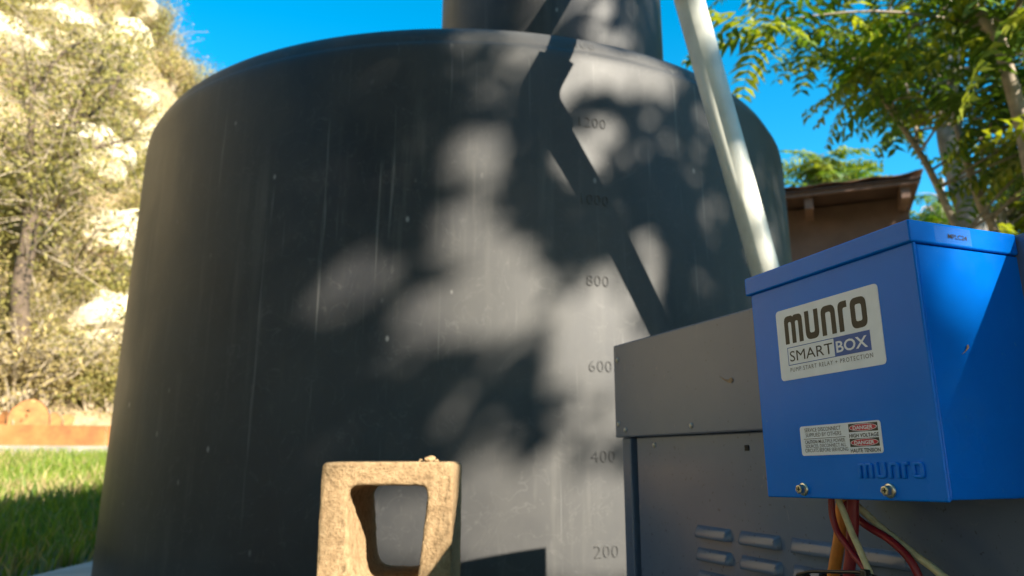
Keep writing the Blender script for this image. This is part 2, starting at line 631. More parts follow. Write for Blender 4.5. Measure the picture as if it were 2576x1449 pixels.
PR = 0.0302
tube('lower_pipe', in_parent([FOOT, ELB + ldir * 0.04], pipe), PR, M['pvc'], pipe, 28)
tube('upper_pipe', in_parent([ELB + udir * 0.04, TOP], pipe), PR, M['pvc'], pipe, 28)
e0, e1 = ELB + ldir * 0.11, ELB + udir * 0.10
arc = [e0, ELB + ldir * 0.05]
for k in range(1, 8):
    tt = k / 8
    arc.append((ELB + ldir * 0.05) * (1 - tt) ** 2 + ELB * 2 * tt * (1 - tt) + (ELB + udir * 0.05) * tt * tt)
arc += [ELB + udir * 0.05, e1]
V, Fc = tube_geo(in_parent(arc, pipe), 0.0425, 28)
link('elbow', mesh_py('elbow', V, Fc, True), M['pvc'], pipe)
cdir = (Vector((NECK.x + TC.x, NECK.y + TC.y, 2.07)) - TOP)
END = TOP + Vector((cdir.x, cdir.y, 0)).normalized() * 0.30
tube('pipe_coupling', in_parent([TOP - udir * 0.05, TOP + udir * 0.03], pipe), 0.040, M['pvc'], pipe, 28)
tube('outlet_pipe', in_parent([TOP, END], pipe), PR, M['pvc'], pipe, 28)
tube('drop_pipe', in_parent([END + Vector((0, 0, .03)), Vector((END.x, END.y, 1.95))], pipe), PR, M['pvc'], pipe, 28)

# ------------------------------------------------------------------ concrete block on end
BX0, BX1, BY0, BY1, BZ = -0.279, -0.086, 1.155, 1.352, 0.405


def rrect(x0, x1, z0, z1, r_, n=5):
    """list of radii per corner: bl, br, tr, tl"""
    rs = r_ if hasattr(r_, '__len__') else [r_] * 4
    out_ = []
    for (cx, cz, a0_, q) in ((x0, z0, 180, 0), (x1, z0, 270, 1), (x1, z1, 0, 2), (x0, z1, 90, 3)):
        rad = rs[q]
        sx = 1 if cx == x0 else -1
        sz = 1 if cz == z0 else -1
        for k in range(n + 1):
            a_ = R(a0_ + 90 * k / n)
            out_.append((cx + sx * rad + rad * math.cos(a_), cz + sz * rad + rad * math.sin(a_)))
    return out_


def rpoly(pts, n=5):
    """round polygon corners; pts = (x, y, r)"""
    out_ = []
    m_ = len(pts)
    for i_ in range(m_):
        p = Vector(pts[i_][:2])
        a_ = Vector(pts[i_ - 1][:2])
        b_ = Vector(pts[(i_ + 1) % m_][:2])
        r_ = pts[i_][2]
        if r_ <= 0:
            out_.append(tuple(p))
            continue
        da, db = (a_ - p), (b_ - p)
        d_ = min(r_, da.length * .49, db.length * .49)
        s_, e_ = p + da.normalized() * d_, p + db.normalized() * d_
        for k in range(n + 1):
            tt = k / n
            out_.append(tuple(s_ * (1 - tt) ** 2 + p * 2 * tt * (1 - tt) + e_ * tt * tt))
    return out_


bm = bmesh.new()
outer = rrect(BX0, BX1, 0.0, BZ, 0.010, 4)
cores = []
for (z0, z1) in ((0.030, 0.190), (0.222, 0.372)):
    cores.append(([(BX0 + 0.050, z0, .045), (BX1 - 0.050, z0, .036), (BX1 - 0.035, z1, .018), (BX0 + 0.037, z1, .022)],
                  [(BX0 + 0.056, z0 + .014, .030), (BX1 - 0.052, z0 + .014, .026), (BX1 - 0.038, z1 - .006, .016), (BX0 + 0.045, z1 - .006, .018)]))


def loop(pts, y):
    vs_ = [bm.verts.new((p[0], y, p[1])) for p in pts]
    es_ = [bm.edges.new((vs_[k], vs_[(k + 1) % len(vs_)])) for k in range(len(vs_))]
    return vs_, es_


def bridge(a_, b_):
    for k in range(len(a_)):
        bm.faces.new((a_[k], a_[(k + 1) % len(a_)], b_[(k + 1) % len(a_)], b_[k]))


of, oe = loop(outer, BY0)
ob, obe = loop(outer, BY1)
fe, be = list(oe), list(obe)
bridge(of, ob)
for (cf, cb) in cores:
    a_, ae = loop(rpoly(cf, 6), BY0)
    b_, be_ = loop(rpoly(cb, 6), BY1)
    bridge(b_, a_)
    fe += ae
    be += be_
bmesh.ops.triangle_fill(bm, edges=fe, use_beauty=True)
bmesh.ops.triangle_fill(bm, edges=be, use_beauty=True)
sharp = [e for e in bm.edges if len(e.link_faces) == 2 and e.calc_face_angle(0) > 1.0]
bmesh.ops.bevel(bm, geom=sharp, offset=0.004, segments=2, affect='EDGES', profile=0.5)
for it in range(4):
    long_ = [e for e in bm.edges if e.calc_length() > 0.011]
    if not long_:
        break
    bmesh.ops.subdivide_edges(bm, edges=long_, cuts=1)
    bmesh.ops.triangulate(bm, faces=bm.faces)
bm.normal_update()
for v_ in bm.verts:
    p = v_.co
    d = (math.sin(p.x * 310 + 3 * math.sin(p.z * 190)) + math.sin(p.z * 350 + 2.5 * math.sin(p.x * 230 + p.y * 170)) + math.sin(p.y * 290 + p.x * 400)) / 3
    d2 = random.uniform(-1, 1)
    v_.co = p + v_.normal * (0.0005 * d + 0.0006 * d2)
blk = empty('concrete_block', ((BX0 + BX1) / 2, (BY0 + BY1) / 2, 0.0), 'tan hollow concrete block standing on end before the tank', 'concrete block')
me = bm_mesh('block_body', bm, True)
set_co(me, co_of(me) - np.array(blk.location))
link('block_body', me, M['block'], blk)


def lump(name, loc, rad, mat, parent=None, sub=2, squash=(1, 1, 1), seed=0, **kw):
    b_ = bmesh.new()
    bmesh.ops.create_icosphere(b_, subdivisions=sub, radius=1)
    rs = random.Random(seed)
    ph = [rs.uniform(0, 6) for _ in range(9)]
    for v_ in b_.verts:
        p = v_.co.copy()
        d = 1 + 0.16 * math.sin(3 * p.x + ph[0] + 2 * p.y) + 0.14 * math.sin(4 * p.y + ph[1] + 2 * p.z) + 0.12 * math.sin(5 * p.z + ph[2] + 3 * p.x) + rs.uniform(-.06, .06)
        v_.co = Vector((p.x * squash[0], p.y * squash[1], p.z * squash[2])) * d * rad
    o = link(name, bm_mesh(name, b_, False), mat, parent, **kw)
    o.location = loc
    return o


for q, (dx, dy, rr) in enumerate(((0.060, -0.080, 0.0062), (0.046, -0.075, 0.003), (0.070, -0.085, 0.0028))):
    lump('mortar_crumb', ((BX0 + BX1) / 2 + dx, (BY0 + BY1) / 2 + dy, BZ + rr * .55), rr, M['block'], None, 2, (1.3, 1, .9), q,
         label='small mortar crumb lying on top of the concrete block', cat='crumb', group='crumbs on the concrete block')

# ------------------------------------------------------------------ grey cabinet
AZC = R(-21.2)
UV = Vector((math.cos(AZC), -math.sin(AZC), 0))          # away from the louvred face
AL = Vector((-math.sin(AZC), -math.cos(AZC), 0))         # along the face towards the camera
F0 = Vector((0.144, 1.09, 0))
CW, CL = 0.375, 0.86
CABM = Matrix(((AL.x, UV.x, 0, F0.x), (AL.y, UV.y, 0, F0.y), (0, 0, 1, 0), (0, 0, 0, 1)))
# local frame: x along the face, y behind the face (negative = in front), z up
cab = empty('pump_cabinet', (0, 0, 0), 'grey sheet metal pump cabinet with louvres in front of the tank', 'cabinet')
cab.matrix_world = CABM


def cpart(name, b_, mat, parent=None, smooth=False):
    return link(name, bm_mesh(name, b_, smooth), mat, parent or cab)


lid = cpart('cabinet_lid', box_bm(0, CL, 0, CW, 0.438, 0.567, 0.0022, 2), M['grey'])
cpart('corner_post', box_bm(0.008, 0.030, 0.006, 0.04, 0.012, 0.4376, 0.0015), M['grey'])
panel = cpart('louvred_panel', box_bm(0.0455, CL - 0.02, 0.007, 0.03, 0.012, 0.4376, 0.0015), M['grey'])
cpart('cabinet_core', box_bm(0.012, CL - 0.012, 0.0255, CW - 0.008, 0.006, 0.4372, 0.001), M['grey'])
cpart('base_frame', box_bm(0.02, CL - 0.02, 0.015, CW - 0.015, -0.02, 0.0058), M['blackplastic'])


def louvre_mesh():
    Wd, Hd = 0.0635, 0.0135
    V, Fc = [], []
    rows = [(0.0, 0.0), (-0.0018, 0.0032), (-0.0042, 0.0052), (-0.0095, 0.0068), (-0.0128, 0.0072), (-0.0135, 0.0066), (-0.0135, 0.0)]
    colsx = [(0.0, 0.0), (0.0018, 0.55), (0.0040, 0.92), (0.0065, 1.0), (Wd / 2, 1.0), (Wd - 0.0065, 1.0), (Wd - 0.0040, 0.92), (Wd - 0.0018, 0.55), (Wd, 0.0)]
    for (z_, o_) in rows:
        for (x_, f_) in colsx:
            V.append((x_, -o_ * f_, z_))
    n = len(colsx)
    for r_ in range(len(rows) - 1):
        for k in range(n - 1):
            Fc.append((r_ * n + k, (r_ + 1) * n + k, (r_ + 1) * n + k + 1, r_ * n + k + 1))
    me_ = mesh_py('louvre', V, Fc, True)
    b_ = bmesh.new()
    b_.from_mesh(me_)
    bmesh.ops.remove_doubles(b_, verts=b_.verts, dist=1e-5)
    bmesh.ops.recalc_face_normals(b_, faces=b_.faces)
    for e in b_.edges:
        if len(e.link_faces) == 2 and e.calc_face_angle(0) > 0.9:
            e.smooth = False
    b_.to_mesh(me_)
    b_.free()
    return me_


lv = louvre_mesh()
lv.materials.append(M['grey'])
for r_ in range(10):
    for k in range(4):
        o = bpy.data.objects.new('louvre', lv)
        COL.objects.link(o)
        o.parent = panel
        o.location = (0.176 + 0.0792 * k, 0.0072, 0.3355 - 0.0245 * r_)
# recessed grip pressing near the right
grip = box_bm(0.505, 0.575, 0.0045, 0.012, 0.235, 0.302, 0.003, 3)
link('pressed_panel', bm_mesh('pressed_panel', grip), M['grey'], panel)


def screw_head(name, x, y, z, rad, mat, parent):
    """pan head whose axis points out of the face (-y)"""
    V, Fc = [], []
    prof_ = [(rad, 0), (rad, -rad * .25), (rad * .8, -rad * .55), (rad * .45, -rad * .68)]
    sg = 14
    for (r_, yy) in prof_:
        for k in range(sg):
            a_ = 2 * math.pi * k / sg
            V.append((r_ * math.cos(a_), yy, r_ * math.sin(a_)))
    for i_ in range(len(prof_) - 1):
        for k in range(sg):
            k2 = (k + 1) % sg
            Fc.append((i_ * sg + k, i_ * sg + k2, (i_ + 1) * sg + k2, (i_ + 1) * sg + k))
    Fc.append(tuple(3 * sg + k for k in range(sg)))
    o = link(name, mesh_py(name, V, Fc, True), mat, parent)
    o.location = (x, y, z)
    return o


M['palescrew'] = simple('painted_screw', (0.42, 0.40, 0.37), 0.4, 0.4)
for (x_, z_) in ((0.185, 0.448), (0.029, 0.448), (0.0105, 0.4565), (0.0125, 0.545), (0.70, 0.448)):
    screw_head('screw', x_, 0.0003, z_, 0.0034, M['palescrew'], lid)
screw_head('screw', 0.090, 0.0073, 0.427, 0.0034, M['palescrew'], panel)
hole = box_bm(0.272, 0.279, 0.0058, 0.009, 0.418, 0.424, 0.0008)
link('latch_hole', bm_mesh('latch_hole', hole), M['recess'], panel)

# ------------------------------------------------------------------ blue control box
# local: x along the face, y behind its front plate, z up from the bottom edge
BW, BH, BD = 0.1685, 0.1685, 0.100
bx = empty('control_box', (0, 0, 0), 'blue metal pump relay box with white stickers on the grey cabinet', 'control box')
tilt = Matrix.Rotation(R(-1.35), 4, 'Y')
bx.matrix_world = CABM @ Matrix.Translation((0.4352, -BD, 0.3795)) @ tilt


def bpart(name, b_, mat, parent=None, smooth=False):
    return link(name, bm_mesh(name, b_, smooth), mat, parent or bx)


cover = bpart('front_cover', box_bm(0, BW, 0, 0.0030, 0, BH, 0.0012, 3), M['blue'])
bpart('box_body', box_bm(0.0010, BW - 0.0009, 0.0034, BD + 0.004, 0.0012, BH - 0.001, 0.0012, 2), M['blue'])
blid = bpart('box_lid', box_bm(-0.0035, BW + 0.0012, -0.0030, BD - 0.0005, 0.1680, 0.1835, 0.0013, 3), M['blue'])
# gap line between lid and cover is real: the lid overhangs the cover

# flat stickers on the cover: (x right, z up), y slightly in front


def flat_on(name, me_, x, z, y, mat, parent, sx=1.0, sz=1.0):
    """mesh drawn in its own xy plane -> x / z of the cover"""
    c_ = co_of(me_)
    out_ = np.stack([x + c_[:, 0] * sx, y - c_[:, 2], z + c_[:, 1] * sz], -1)
    set_co(me_, out_)
    return link(name, me_, mat, parent)


def fitted_text(name, txt, x0, x1, z0, hgt, y, mat, parent, offset=0.0, spacing=1.0):
    me_ = text_mesh(txt, 1.0, 0, 0, offset, spacing, 3)
    c_ = co_of(me_)
    mn, mx_ = c_.min(0), c_.max(0)
    base_h = 0.729 if False else (mx_[1] - max(mn[1], -0.02) if True else 1)
    sx = (x1 - x0) / (mx_[0] - mn[0])
    sz = hgt / base_h
    c_[:, 0] = (c_[:, 0] - mn[0]) * sx
    c_[:, 1] = c_[:, 1] * sz
    set_co(me_, c_)
    return flat_on(name, me_, x0, z0, y, mat, parent)


def plate(name, pts, y, mat, parent, thick=0.00025):
    """closed outline -> thin plate with real thickness, front at y"""
    b_ = bmesh.new()
    f_ = [b_.verts.new((p[0], y, p[1])) for p in pts]
    k_ = [b_.verts.new((p[0], y + thick, p[1])) for p in pts]
    b_.faces.new(f_)
    b_.faces.new(k_[::-1])
    for i_ in range(len(pts)):
        j_ = (i_ + 1) % len(pts)
        b_.faces.new((f_[i_], k_[i_], k_[j_], f_[j_]))
    return link(name, bm_mesh(name, b_), mat, parent)


def logo_outlines():
    """chunky rounded lower-case wordmark: m u n r o, height 1.6"""
    h, s = 1.62, 0.36
    letters = []
    wm = 1.62
    c1_, c2_ = wm / 2 - s / 2, wm / 2 + s / 2
    letters.append((wm, [rpoly([(0, 0, 0), (0, h, .42), (wm / 2 - .10, h, .10), (wm / 2, h - .10, .05), (wm / 2 + .10, h, .10), (wm, h, .42), (wm, 0, 0), (wm - s, 0, 0),
                                (wm - s, h - s, .14), (c2_, h - s, .14), (c2_, 0, 0), (c1_, 0, 0), (c1_, h - s, .14), (s, h - s, .14), (s, 0, 0)])]))
    wu = 1.14
    u_ = rpoly([(0, h, 0), (0, 0, .42), (wu, 0, .42), (wu, h, 0), (wu - s, h, 0), (wu - s, s, .14), (s, s, .14), (s, h, 0)])
    letters.append((wu, [u_]))
    letters.append((wu, [[(wu - x, h - y) for (x, y) in u_]]))
    wr = 0.70
    letters.append((wr, [rpoly([(0, 0, 0), (0, h, .46), (wr, h, 0), (wr, h - s, 0), (s, h - s, .14), (s, 0, 0)])]))
    wo_ = 1.18
    letters.append((wo_, [rpoly([(0, 0, .42), (wo_, 0, .42), (wo_, h, .42), (0, h, .42)]), rpoly([(s, s, .14), (s, h - s, .14), (wo_ - s, h - s, .14), (wo_ - s, s, .14)])]))
    return letters, h


def logo(name, x0, x1, z0, z1, y, mat, parent, extrude=0.0, bevel=0.0):
    letters, h = logo_outlines()
    gap = 0.24
    total = sum(l[0] for l in letters) + gap * (len(letters) - 1)
    sx, sz = (x1 - x0) / total, (z1 - z0) / h
    pen = 0
    for (wl, outs) in letters:
        cu = bpy.data.curves.new('logo', 'CURVE')
        cu.dimensions = '2D'
        cu.fill_mode = 'BOTH' if extrude or bevel else 'FRONT'
        cu.extrude = extrude
        cu.bevel_depth = bevel
        cu.bevel_resolution = 2
        if bevel:
            cu.offset = -bevel
        for pts in outs:
            sp_ = cu.splines.new('POLY')
            sp_.points.add(len(pts) - 1)
            for q, p in zip(sp_.points, pts):
                q.co = (p[0] * sx, p[1] * sz, 0, 1)
            sp_.use_cyclic_u = True
        me_ = curve_to_mesh(cu)
        c_ = co_of(me_)
        flat_on(name, me_, x0 + pen * sx, z0, y, mat, parent)
        if bevel:
            me_.polygons.foreach_set('use_smooth', [True] * len(me_.polygons))
        pen += wl + gap


# main sticker
SX0, SX1, SZ0, SZ1 = 0.0295, 0.1352, 0.0905, 0.1475
st = plate('brand_sticker', rrect(SX0, SX1, SZ0, SZ1, 0.0032, 5), -0.00030, M['label'], cover)
logo('logo_letter', 0.0385, 0.1235, 0.1190, 0.1415, -0.00040, M['ink'], st)
fz0, fz1 = 0.1018, 0.1162
fx0, fx1, fxm = 0.0395, 0.1240, 0.0895
tk = 0.00055
for nm, rc in (('frame_line', (fx0, fxm, fz1 - tk, fz1)), ('frame_line', (fx0, fxm, fz0, fz0 + tk)), ('frame_line', (fx0, fx0 + tk, fz0 + tk, fz1 - tk))):
    plate(nm, [(rc[0], rc[2]), (rc[1], rc[2]), (rc[1], rc[3]), (rc[0], rc[3])], -0.00042, M['inkblue'], st, 0.00008)
plate('blue_band', [(fxm, fz0), (fx1, fz0), (fx1, fz1), (fxm, fz1)], -0.00042, M['inkblue'], st, 0.00008)
fitted_text('printed_word', 'SMART', 0.0418, 0.0878, 0.1048, 0.0083, -0.00042, M['ink'], st, 0.0)
fitted_text('printed_word', 'BOX', 0.0914, 0.1212, 0.1048, 0.0085, -0.00052, M['label'], st, 0.018)
fitted_text('printed_line', 'PUMP START RELAY + PROTECTION', 0.0410, 0.1245, 0.0966, 0.0033, -0.00042, M['inkgrey'], st, 0.0, 1.25)

# warning sticker
WX0, WX1, WZ0, WZ1 = 0.0448, 0.1235, 0.0314, 0.0535
ws = plate('warning_sticker', rrect(WX0, WX1, WZ0, WZ1, 0.0022, 5), -0.00030, M['label'], cover)
fitted_text('printed_line', 'SERVICE DISCONNECT', 0.0500, 0.0872, 0.0490, 0.0029, -0.00042, M['ink'], ws, 0.002)
fitted_text('printed_line', 'SUPPLIED BY OTHERS', 0.0508, 0.0872, 0.0452, 0.0029, -0.00042, M['ink'], ws, 0.002)
plate('rule_line', [(0.0484, 0.0436), (0.0908, 0.0436), (0.0908, 0.0440), (0.0484, 0.0440)], -0.00042, M['ink'], ws, 0.00008)
fitted_text('printed_line', 'CAUTION:', 0.0495, 0.0628, 0.0403, 0.0026, -0.00042, M['ink'], ws, 0.018)
fitted_text('printed_line', 'MULTIPLE POWER', 0.0638, 0.0902, 0.0403, 0.0026, -0.00042, M['ink'], ws, 0.002)
fitted_text('printed_line', 'SOURCES, DISCONNECT ALL', 0.0496, 0.0908, 0.0371, 0.0026, -0.00042, M['ink'], ws, 0.002)
fitted_text('printed_line', 'CIRCUITS BEFORE SERVICING', 0.0488, 0.0922, 0.0339, 0.0026, -0.00042, M['ink'], ws, 0.002)
for (zb, word) in ((0.0466, 'HIGH VOLTAGE'), (0.0362, 'HAUTE TENSION')):
    plate('danger_panel', [(0.0945, zb), (0.1210, zb), (0.1210, zb + 0.0058), (0.0945, zb + 0.0058)], -0.00040, M['ink'], ws, 0.00006)
    el = lambda a_, b_: [(0.10775 + a_ * math.cos(2 * math.pi * k / 40), zb + 0.0029 + b_ * math.sin(2 * math.pi * k / 40)) for k in range(40)]
    plate('danger_ring', el(0.0126, 0.00255), -0.00046, M['label'], ws, 0.00004)
    plate('danger_oval', el(0.0121, 0.00225), -0.00052, M['inkred'], ws, 0.00004)
    fitted_text('printed_word', 'DANGER', 0.0988, 0.1167, zb + 0.0016, 0.0026, -0.00060, M['label'], ws, 0.022)
    fitted_text('printed_word', word, 0.0945, 0.1212, zb - 0.0038, 0.0027, -0.00042, M['ink'], ws, 0.022)

# embossed wordmark
logo('embossed_letter', 0.0995, 0.1545, 0.0145, 0.0252, -0.0004, M['blue'], cover, 0.0002, 0.0008)


for (x_, z_) in ((0.0425, 0.0066), (0.1245, 0.0066)):
    sg = 24
    V, Fc = [], []
    prof_ = [(0.0050, 0.0), (0.0050, -0.0005), (0.0044, -0.0010), (0.0036, -0.0012)]
    for (r_, yy) in prof_:
        for k in range(sg):
            a_ = 2 * math.pi * k / sg
            V.append((r_ * math.cos(a_), yy, r_ * math.sin(a_)))
    for i_ in range(3):
        for k in range(sg):
            k2 = (k + 1) % sg
            Fc.append((i_ * sg + k, i_ * sg + k2, (i_ + 1) * sg + k2, (i_ + 1) * sg + k))
    Fc.append(tuple(3 * sg + k for k in range(sg)))
    wsh = link('hex_screw', mesh_py('hex_screw', V, Fc, True), M['zinc'], cover)
    wsh.location = (x_, 0, z_)
    b_ = bmesh.new()
    ring = []
    for (r_, yy) in ((0.0036, -0.0008), (0.0036, -0.0046), (0.0031, -0.0052), (0.0026, -0.0053), (0.0024, -0.0047)):
        ring.append([b_.verts.new((r_ * math.cos(R(60 * k + 12)), yy, r_ * math.sin(R(60 * k + 12)))) for k in range(6)])
    for i_ in range(4):
        for k in range(6):
            b_.faces.new((ring[i_][k], ring[i_][(k + 1) % 6], ring[i_ + 1][(k + 1) % 6], ring[i_ + 1][k]))
    b_.faces.new(ring[4])
    link('hex_head', bm_mesh('hex_head', b_), M['zinc'], wsh)
    cr = box_bm(-0.0016, 0.0016, -0.00490, -0.0046, -0.00045, 0.00045)
    box_bm(-0.00045, 0.00045, -0.00492, -0.0046, -0.0016, 0.0016, bm=cr)
    link('cross_slot', bm_mesh('cross_slot', cr), M['recess'], wsh)

# right-hand lid flange label (on the +x side of the lid)
LXF = BW + 0.0012
pts = [(0.0195, 0.1695), (0.0535, 0.1695), (0.0535, 0.1815), (0.0195, 0.1815)]
b_ = bmesh.new()
vv = [b_.verts.new((LXF + 0.0003, p[0], p[1])) for p in pts]
b_.faces.new(vv)
tp = link('clear_label', bm_mesh('clear_label', b_), M['tape'], blid)
me = text_mesh('MPLC24', 1.0, 0, 0, 0.002, 1.0)
c_ = co_of(me)
mn, mx_ = c_.min(0), c_.max(0)
yy = 0.0316 + (c_[:, 0] - mn[0]) / (mx_[0] - mn[0]) * 0.0178
set_co(me, np.stack([np.full(len(c_), LXF + 0.0005), yy, 0.1732 + c_[:, 1] * 0.0048], -1))
link('printed_word', me, M['ink'], blid)

# ------------------------------------------------------------------ cables below the box


def cable(name, pts, rad, mat, label, cat='cable', group=None):
    loc = CABM @ Vector(pts[0])
    path = catmull([CABM @ Vector(p) for p in pts], 8)
    V, Fc = tube_geo(path, rad, 14)
    o = link(name, mesh_py(name, [v_ - loc for v_ in V], Fc, True), mat, None, label, cat, group)
    o.location = loc
    return o


cable('orange_cable', [(0.4500, -0.036, 0.386), (0.449, -0.036, 0.3746), (0.447, -0.036, 0.366), (0.4425, -0.036, 0.3461), (0.4346, -0.036, 0.3235), (0.4297, -0.034, 0.3085), (0.424, -0.022, 0.27), (0.42, 0.012, 0.25)],
      0.0051, M['orangewire'], 'thick orange cable hanging from the bottom of the blue box')
cable('red_cable', [(0.473, -0.047, 0.386), (0.4719, -0.047, 0.377), (0.4689, -0.047, 0.3558), (0.4642, -0.047, 0.3345), (0.4596, -0.046, 0.3133), (0.452, -0.03, 0.27), (0.449, 0.012, 0.245)],
      0.0046, M['redwire'], 'thickest dark red cable hanging straight down from the blue box')
cable('red_wire', [(0.4606, -0.058, 0.387), (0.4604, -0.058, 0.3773), (0.46, -0.058, 0.366), (0.4635, -0.058, 0.3543), (0.4703, -0.058, 0.3466), (0.4786, -0.058, 0.3379), (0.4868, -0.058, 0.3308), (0.493, -0.057, 0.3237), (0.50, -0.04, 0.30), (0.505, 0.012, 0.27)],
      0.0026, M['redwire'], 'thin red wire curving across the orange and red cables', 'wire')
cable('cream_wire', [(0.471, -0.064, 0.386), (0.4746, -0.064, 0.3778), (0.4799, -0.064, 0.3667), (0.485, -0.064, 0.3549), (0.4902, -0.064, 0.3453), (0.4951, -0.064, 0.3354), (0.4986, -0.064, 0.3286), (0.5004, -0.063, 0.3225), (0.504, -0.05, 0.30), (0.506, 0.012, 0.28)],
      0.0025, M['creamwire'], 'cream wire running down into the black zip tie', 'wire')
cable('red_wire', [(0.447, -0.036, 0.386), (0.4512, -0.036, 0.3758), (0.4581, -0.036, 0.3674), (0.4669, -0.036, 0.3609), (0.4801, -0.036, 0.3549), (0.4928, -0.036, 0.3499), (0.5046, -0.036, 0.3424), (0.512, -0.036, 0.3354), (0.5157, -0.035, 0.3269), (0.5164, -0.033, 0.3206), (0.515, -0.02, 0.30), (0.512, 0.012, 0.28)],
      0.0030, M['redwire'], 'red wire bowing out beside the cream wire, clear of the zip tie', 'wire')
cable('cream_wire', [(0.445, -0.030, 0.386), (0.4567, -0.030, 0.3737), (0.4665, -0.030, 0.3671), (0.4793, -0.030, 0.3581), (0.4957, -0.030, 0.3486), (0.5112, -0.030, 0.3396), (0.5224, -0.029, 0.3332), (0.5301, -0.028, 0.3278), (0.5341, -0.026, 0.324), (0.54, -0.018, 0.31), (0.548, 0.012, 0.29)],
      0.0029, M['creamwire'], 'longest cream wire slanting away to the cabinet, above the red wire', 'wire')
tie = empty('zip_tie', CABM @ Vector((0.46, -0.05, 0.32)), 'black plastic zip tie around the cables under the blue box', 'zip tie')
tpath = [(0.4190, -0.050, 0.3145), (0.4213, -0.064, 0.3154), (0.4330, -0.0665, 0.3190), (0.4442, -0.067, 0.3215), (0.4741, -0.0675, 0.3250), (0.4920, -0.068, 0.3270), (0.5010, -0.067, 0.3262),
         (0.5065, -0.060, 0.3240), (0.5060, -0.045, 0.3210), (0.49, -0.036, 0.3200), (0.455, -0.027, 0.317), (0.428, -0.028, 0.3148), (0.4195, -0.040, 0.3143)]
path = catmull([CABM @ Vector(p) - tie.location for p in tpath], 6)
V, Fc = tube_geo(path, 0.0014, 8)
link('strap', mesh_py('strap', V, Fc, True), M['blackplastic'], tie)
hd = box_bm(0.4965, 0.5020, -0.0715, -0.0655, 0.3238, 0.3300, 0.001)
me = bm_mesh('tie_head', hd)
me.transform(Matrix.Translation(-tie.location) @ CABM)
link('tie_head', me, M['blackplastic'], tie)

# dead leaf and husk caught on the cabinet and on the box
M['deadleaf'] = simple('dead_leaf', (0.30, 0.20, 0.12), 0.8, var=0.3, scale=150)
b_ = bmesh.new()
lf = [(-0.024, .0, .010), (-0.012, 0, .004), (-0.002, -.001, .002), (0.006, -.0025, .0045), (0.010, -.001, .000), (0.004, -.002, -.0035), (-0.004, -.001, -.001), (-0.013, 0, .0022)]
f_ = [b_.verts.new(p) for p in lf]
k_ = [b_.verts.new((p[0], p[1] + .0006, p[2])) for p in lf]
b_.faces.new(f_)
b_.faces.new(k_[::-1])
for q in range(len(lf)):
    b_.faces.new((f_[q], k_[q], k_[(q + 1) % len(lf)], f_[(q + 1) % len(lf)]))
dl = link('dead_leaf', bm_mesh('dead_leaf', b_), M['deadleaf'], None, 'tiny dry brown husk stuck on the grey cabinet lid', 'dead leaf')
dl.matrix_world = CABM @ Matrix.Translation((0.262, -0.0004, 0.493)) @ Matrix.Diagonal((0.75, 0.4, 0.75, 1))
o = link('dead_leaf', dl.data, None, None, 'tiny pale leaf scrap caught on the side of the blue box', 'dead leaf')
o.matrix_world = bx.matrix_world @ Matrix.Translation((BW - 0.0002, 0.036, 0.098)) @ Matrix.Rotation(R(90), 4, 'Z') @ Matrix.Rotation(R(-60), 4, 'Y') @ Matrix.Scale(0.28, 4)

# ------------------------------------------------------------------ placing by bearing


def at(px, py, d):
    """bearing and elevation measured in the photo, at a horizontal distance d in metres"""
    x_, z_ = (px - 1288) / FPX, (724 - py) / FPX
    cp, sp_ = math.cos(PITCH), math.sin(PITCH)
    v_ = Vector((x_, cp - z_ * sp_, sp_ + z_ * cp))
    return Vector((0, 0, CAM_H)) + v_ * (d / math.hypot(v_.x, v_.y))


def proj_np(P):
    P = np.asarray(P) - np.array([0, 0, CAM_H])
    cp, sp_ = math.cos(PITCH), math.sin(PITCH)
    fw = P[:, 1] * cp + P[:, 2] * sp_
    up = -P[:, 1] * sp_ + P[:, 2] * cp
    fw = np.where(fw < .01, .01, fw)
    return 1288 + FPX * P[:, 0] / fw, 724 - FPX * up / fw


# ------------------------------------------------------------------ shed
sr = at(2307, 440, 7.0)
sx = Vector((-0.927, 0.375, 0)).normalized()
sy = Vector((0.375, 0.927, 0)).normalized()
ez = sr.z
SHM = Matrix(((sx.x, sy.x, 0, sr.x), (sx.y, sy.y, 0, sr.y), (0, 0, 1, 0), (0, 0, 0, 1)))
shed = empty('wooden_shed', (0, 0, 0), 'brown wooden shed with overhanging roof beyond the water tank', 'shed')
shed.matrix_world = SHM


def spart(name, b_, mat, parent=None):
    return link(name, bm_mesh(name, b_), mat, parent or shed)


for k in range(3):
    x0 = 0.04 + k * 1.05
    spart('wall_panel', box_bm(x0, x0 + 1.042, 0.46, 0.49, ez - 0.80, ez - 0.045, 0.002), M['brownwood'])
spart('inner_wall', box_bm(0.03, 3.2, 0.60, 3.0, 0.0, ez - 0.06), M['soffit'])  # dark brown block stands in for the shaded open interior
spart('sill_beam', box_bm(0.02, 3.2, 0.45, 0.55, ez - 0.90, ez - 0.81, 0.004), M['brownbeam'])
for x0 in (0.03, 1.10, 2.17, 3.10):
    spart('wall_post', box_bm(x0, x0 + 0.1, 0.47, 0.58, 0, ez - 0.91, 0.004), M['brownbeam'])
roof = spart('roof', box_bm(-0.03, 3.4, 0.0, 3.2, ez - 0.028, ez - 0.004, 0.003), M['soffit'])
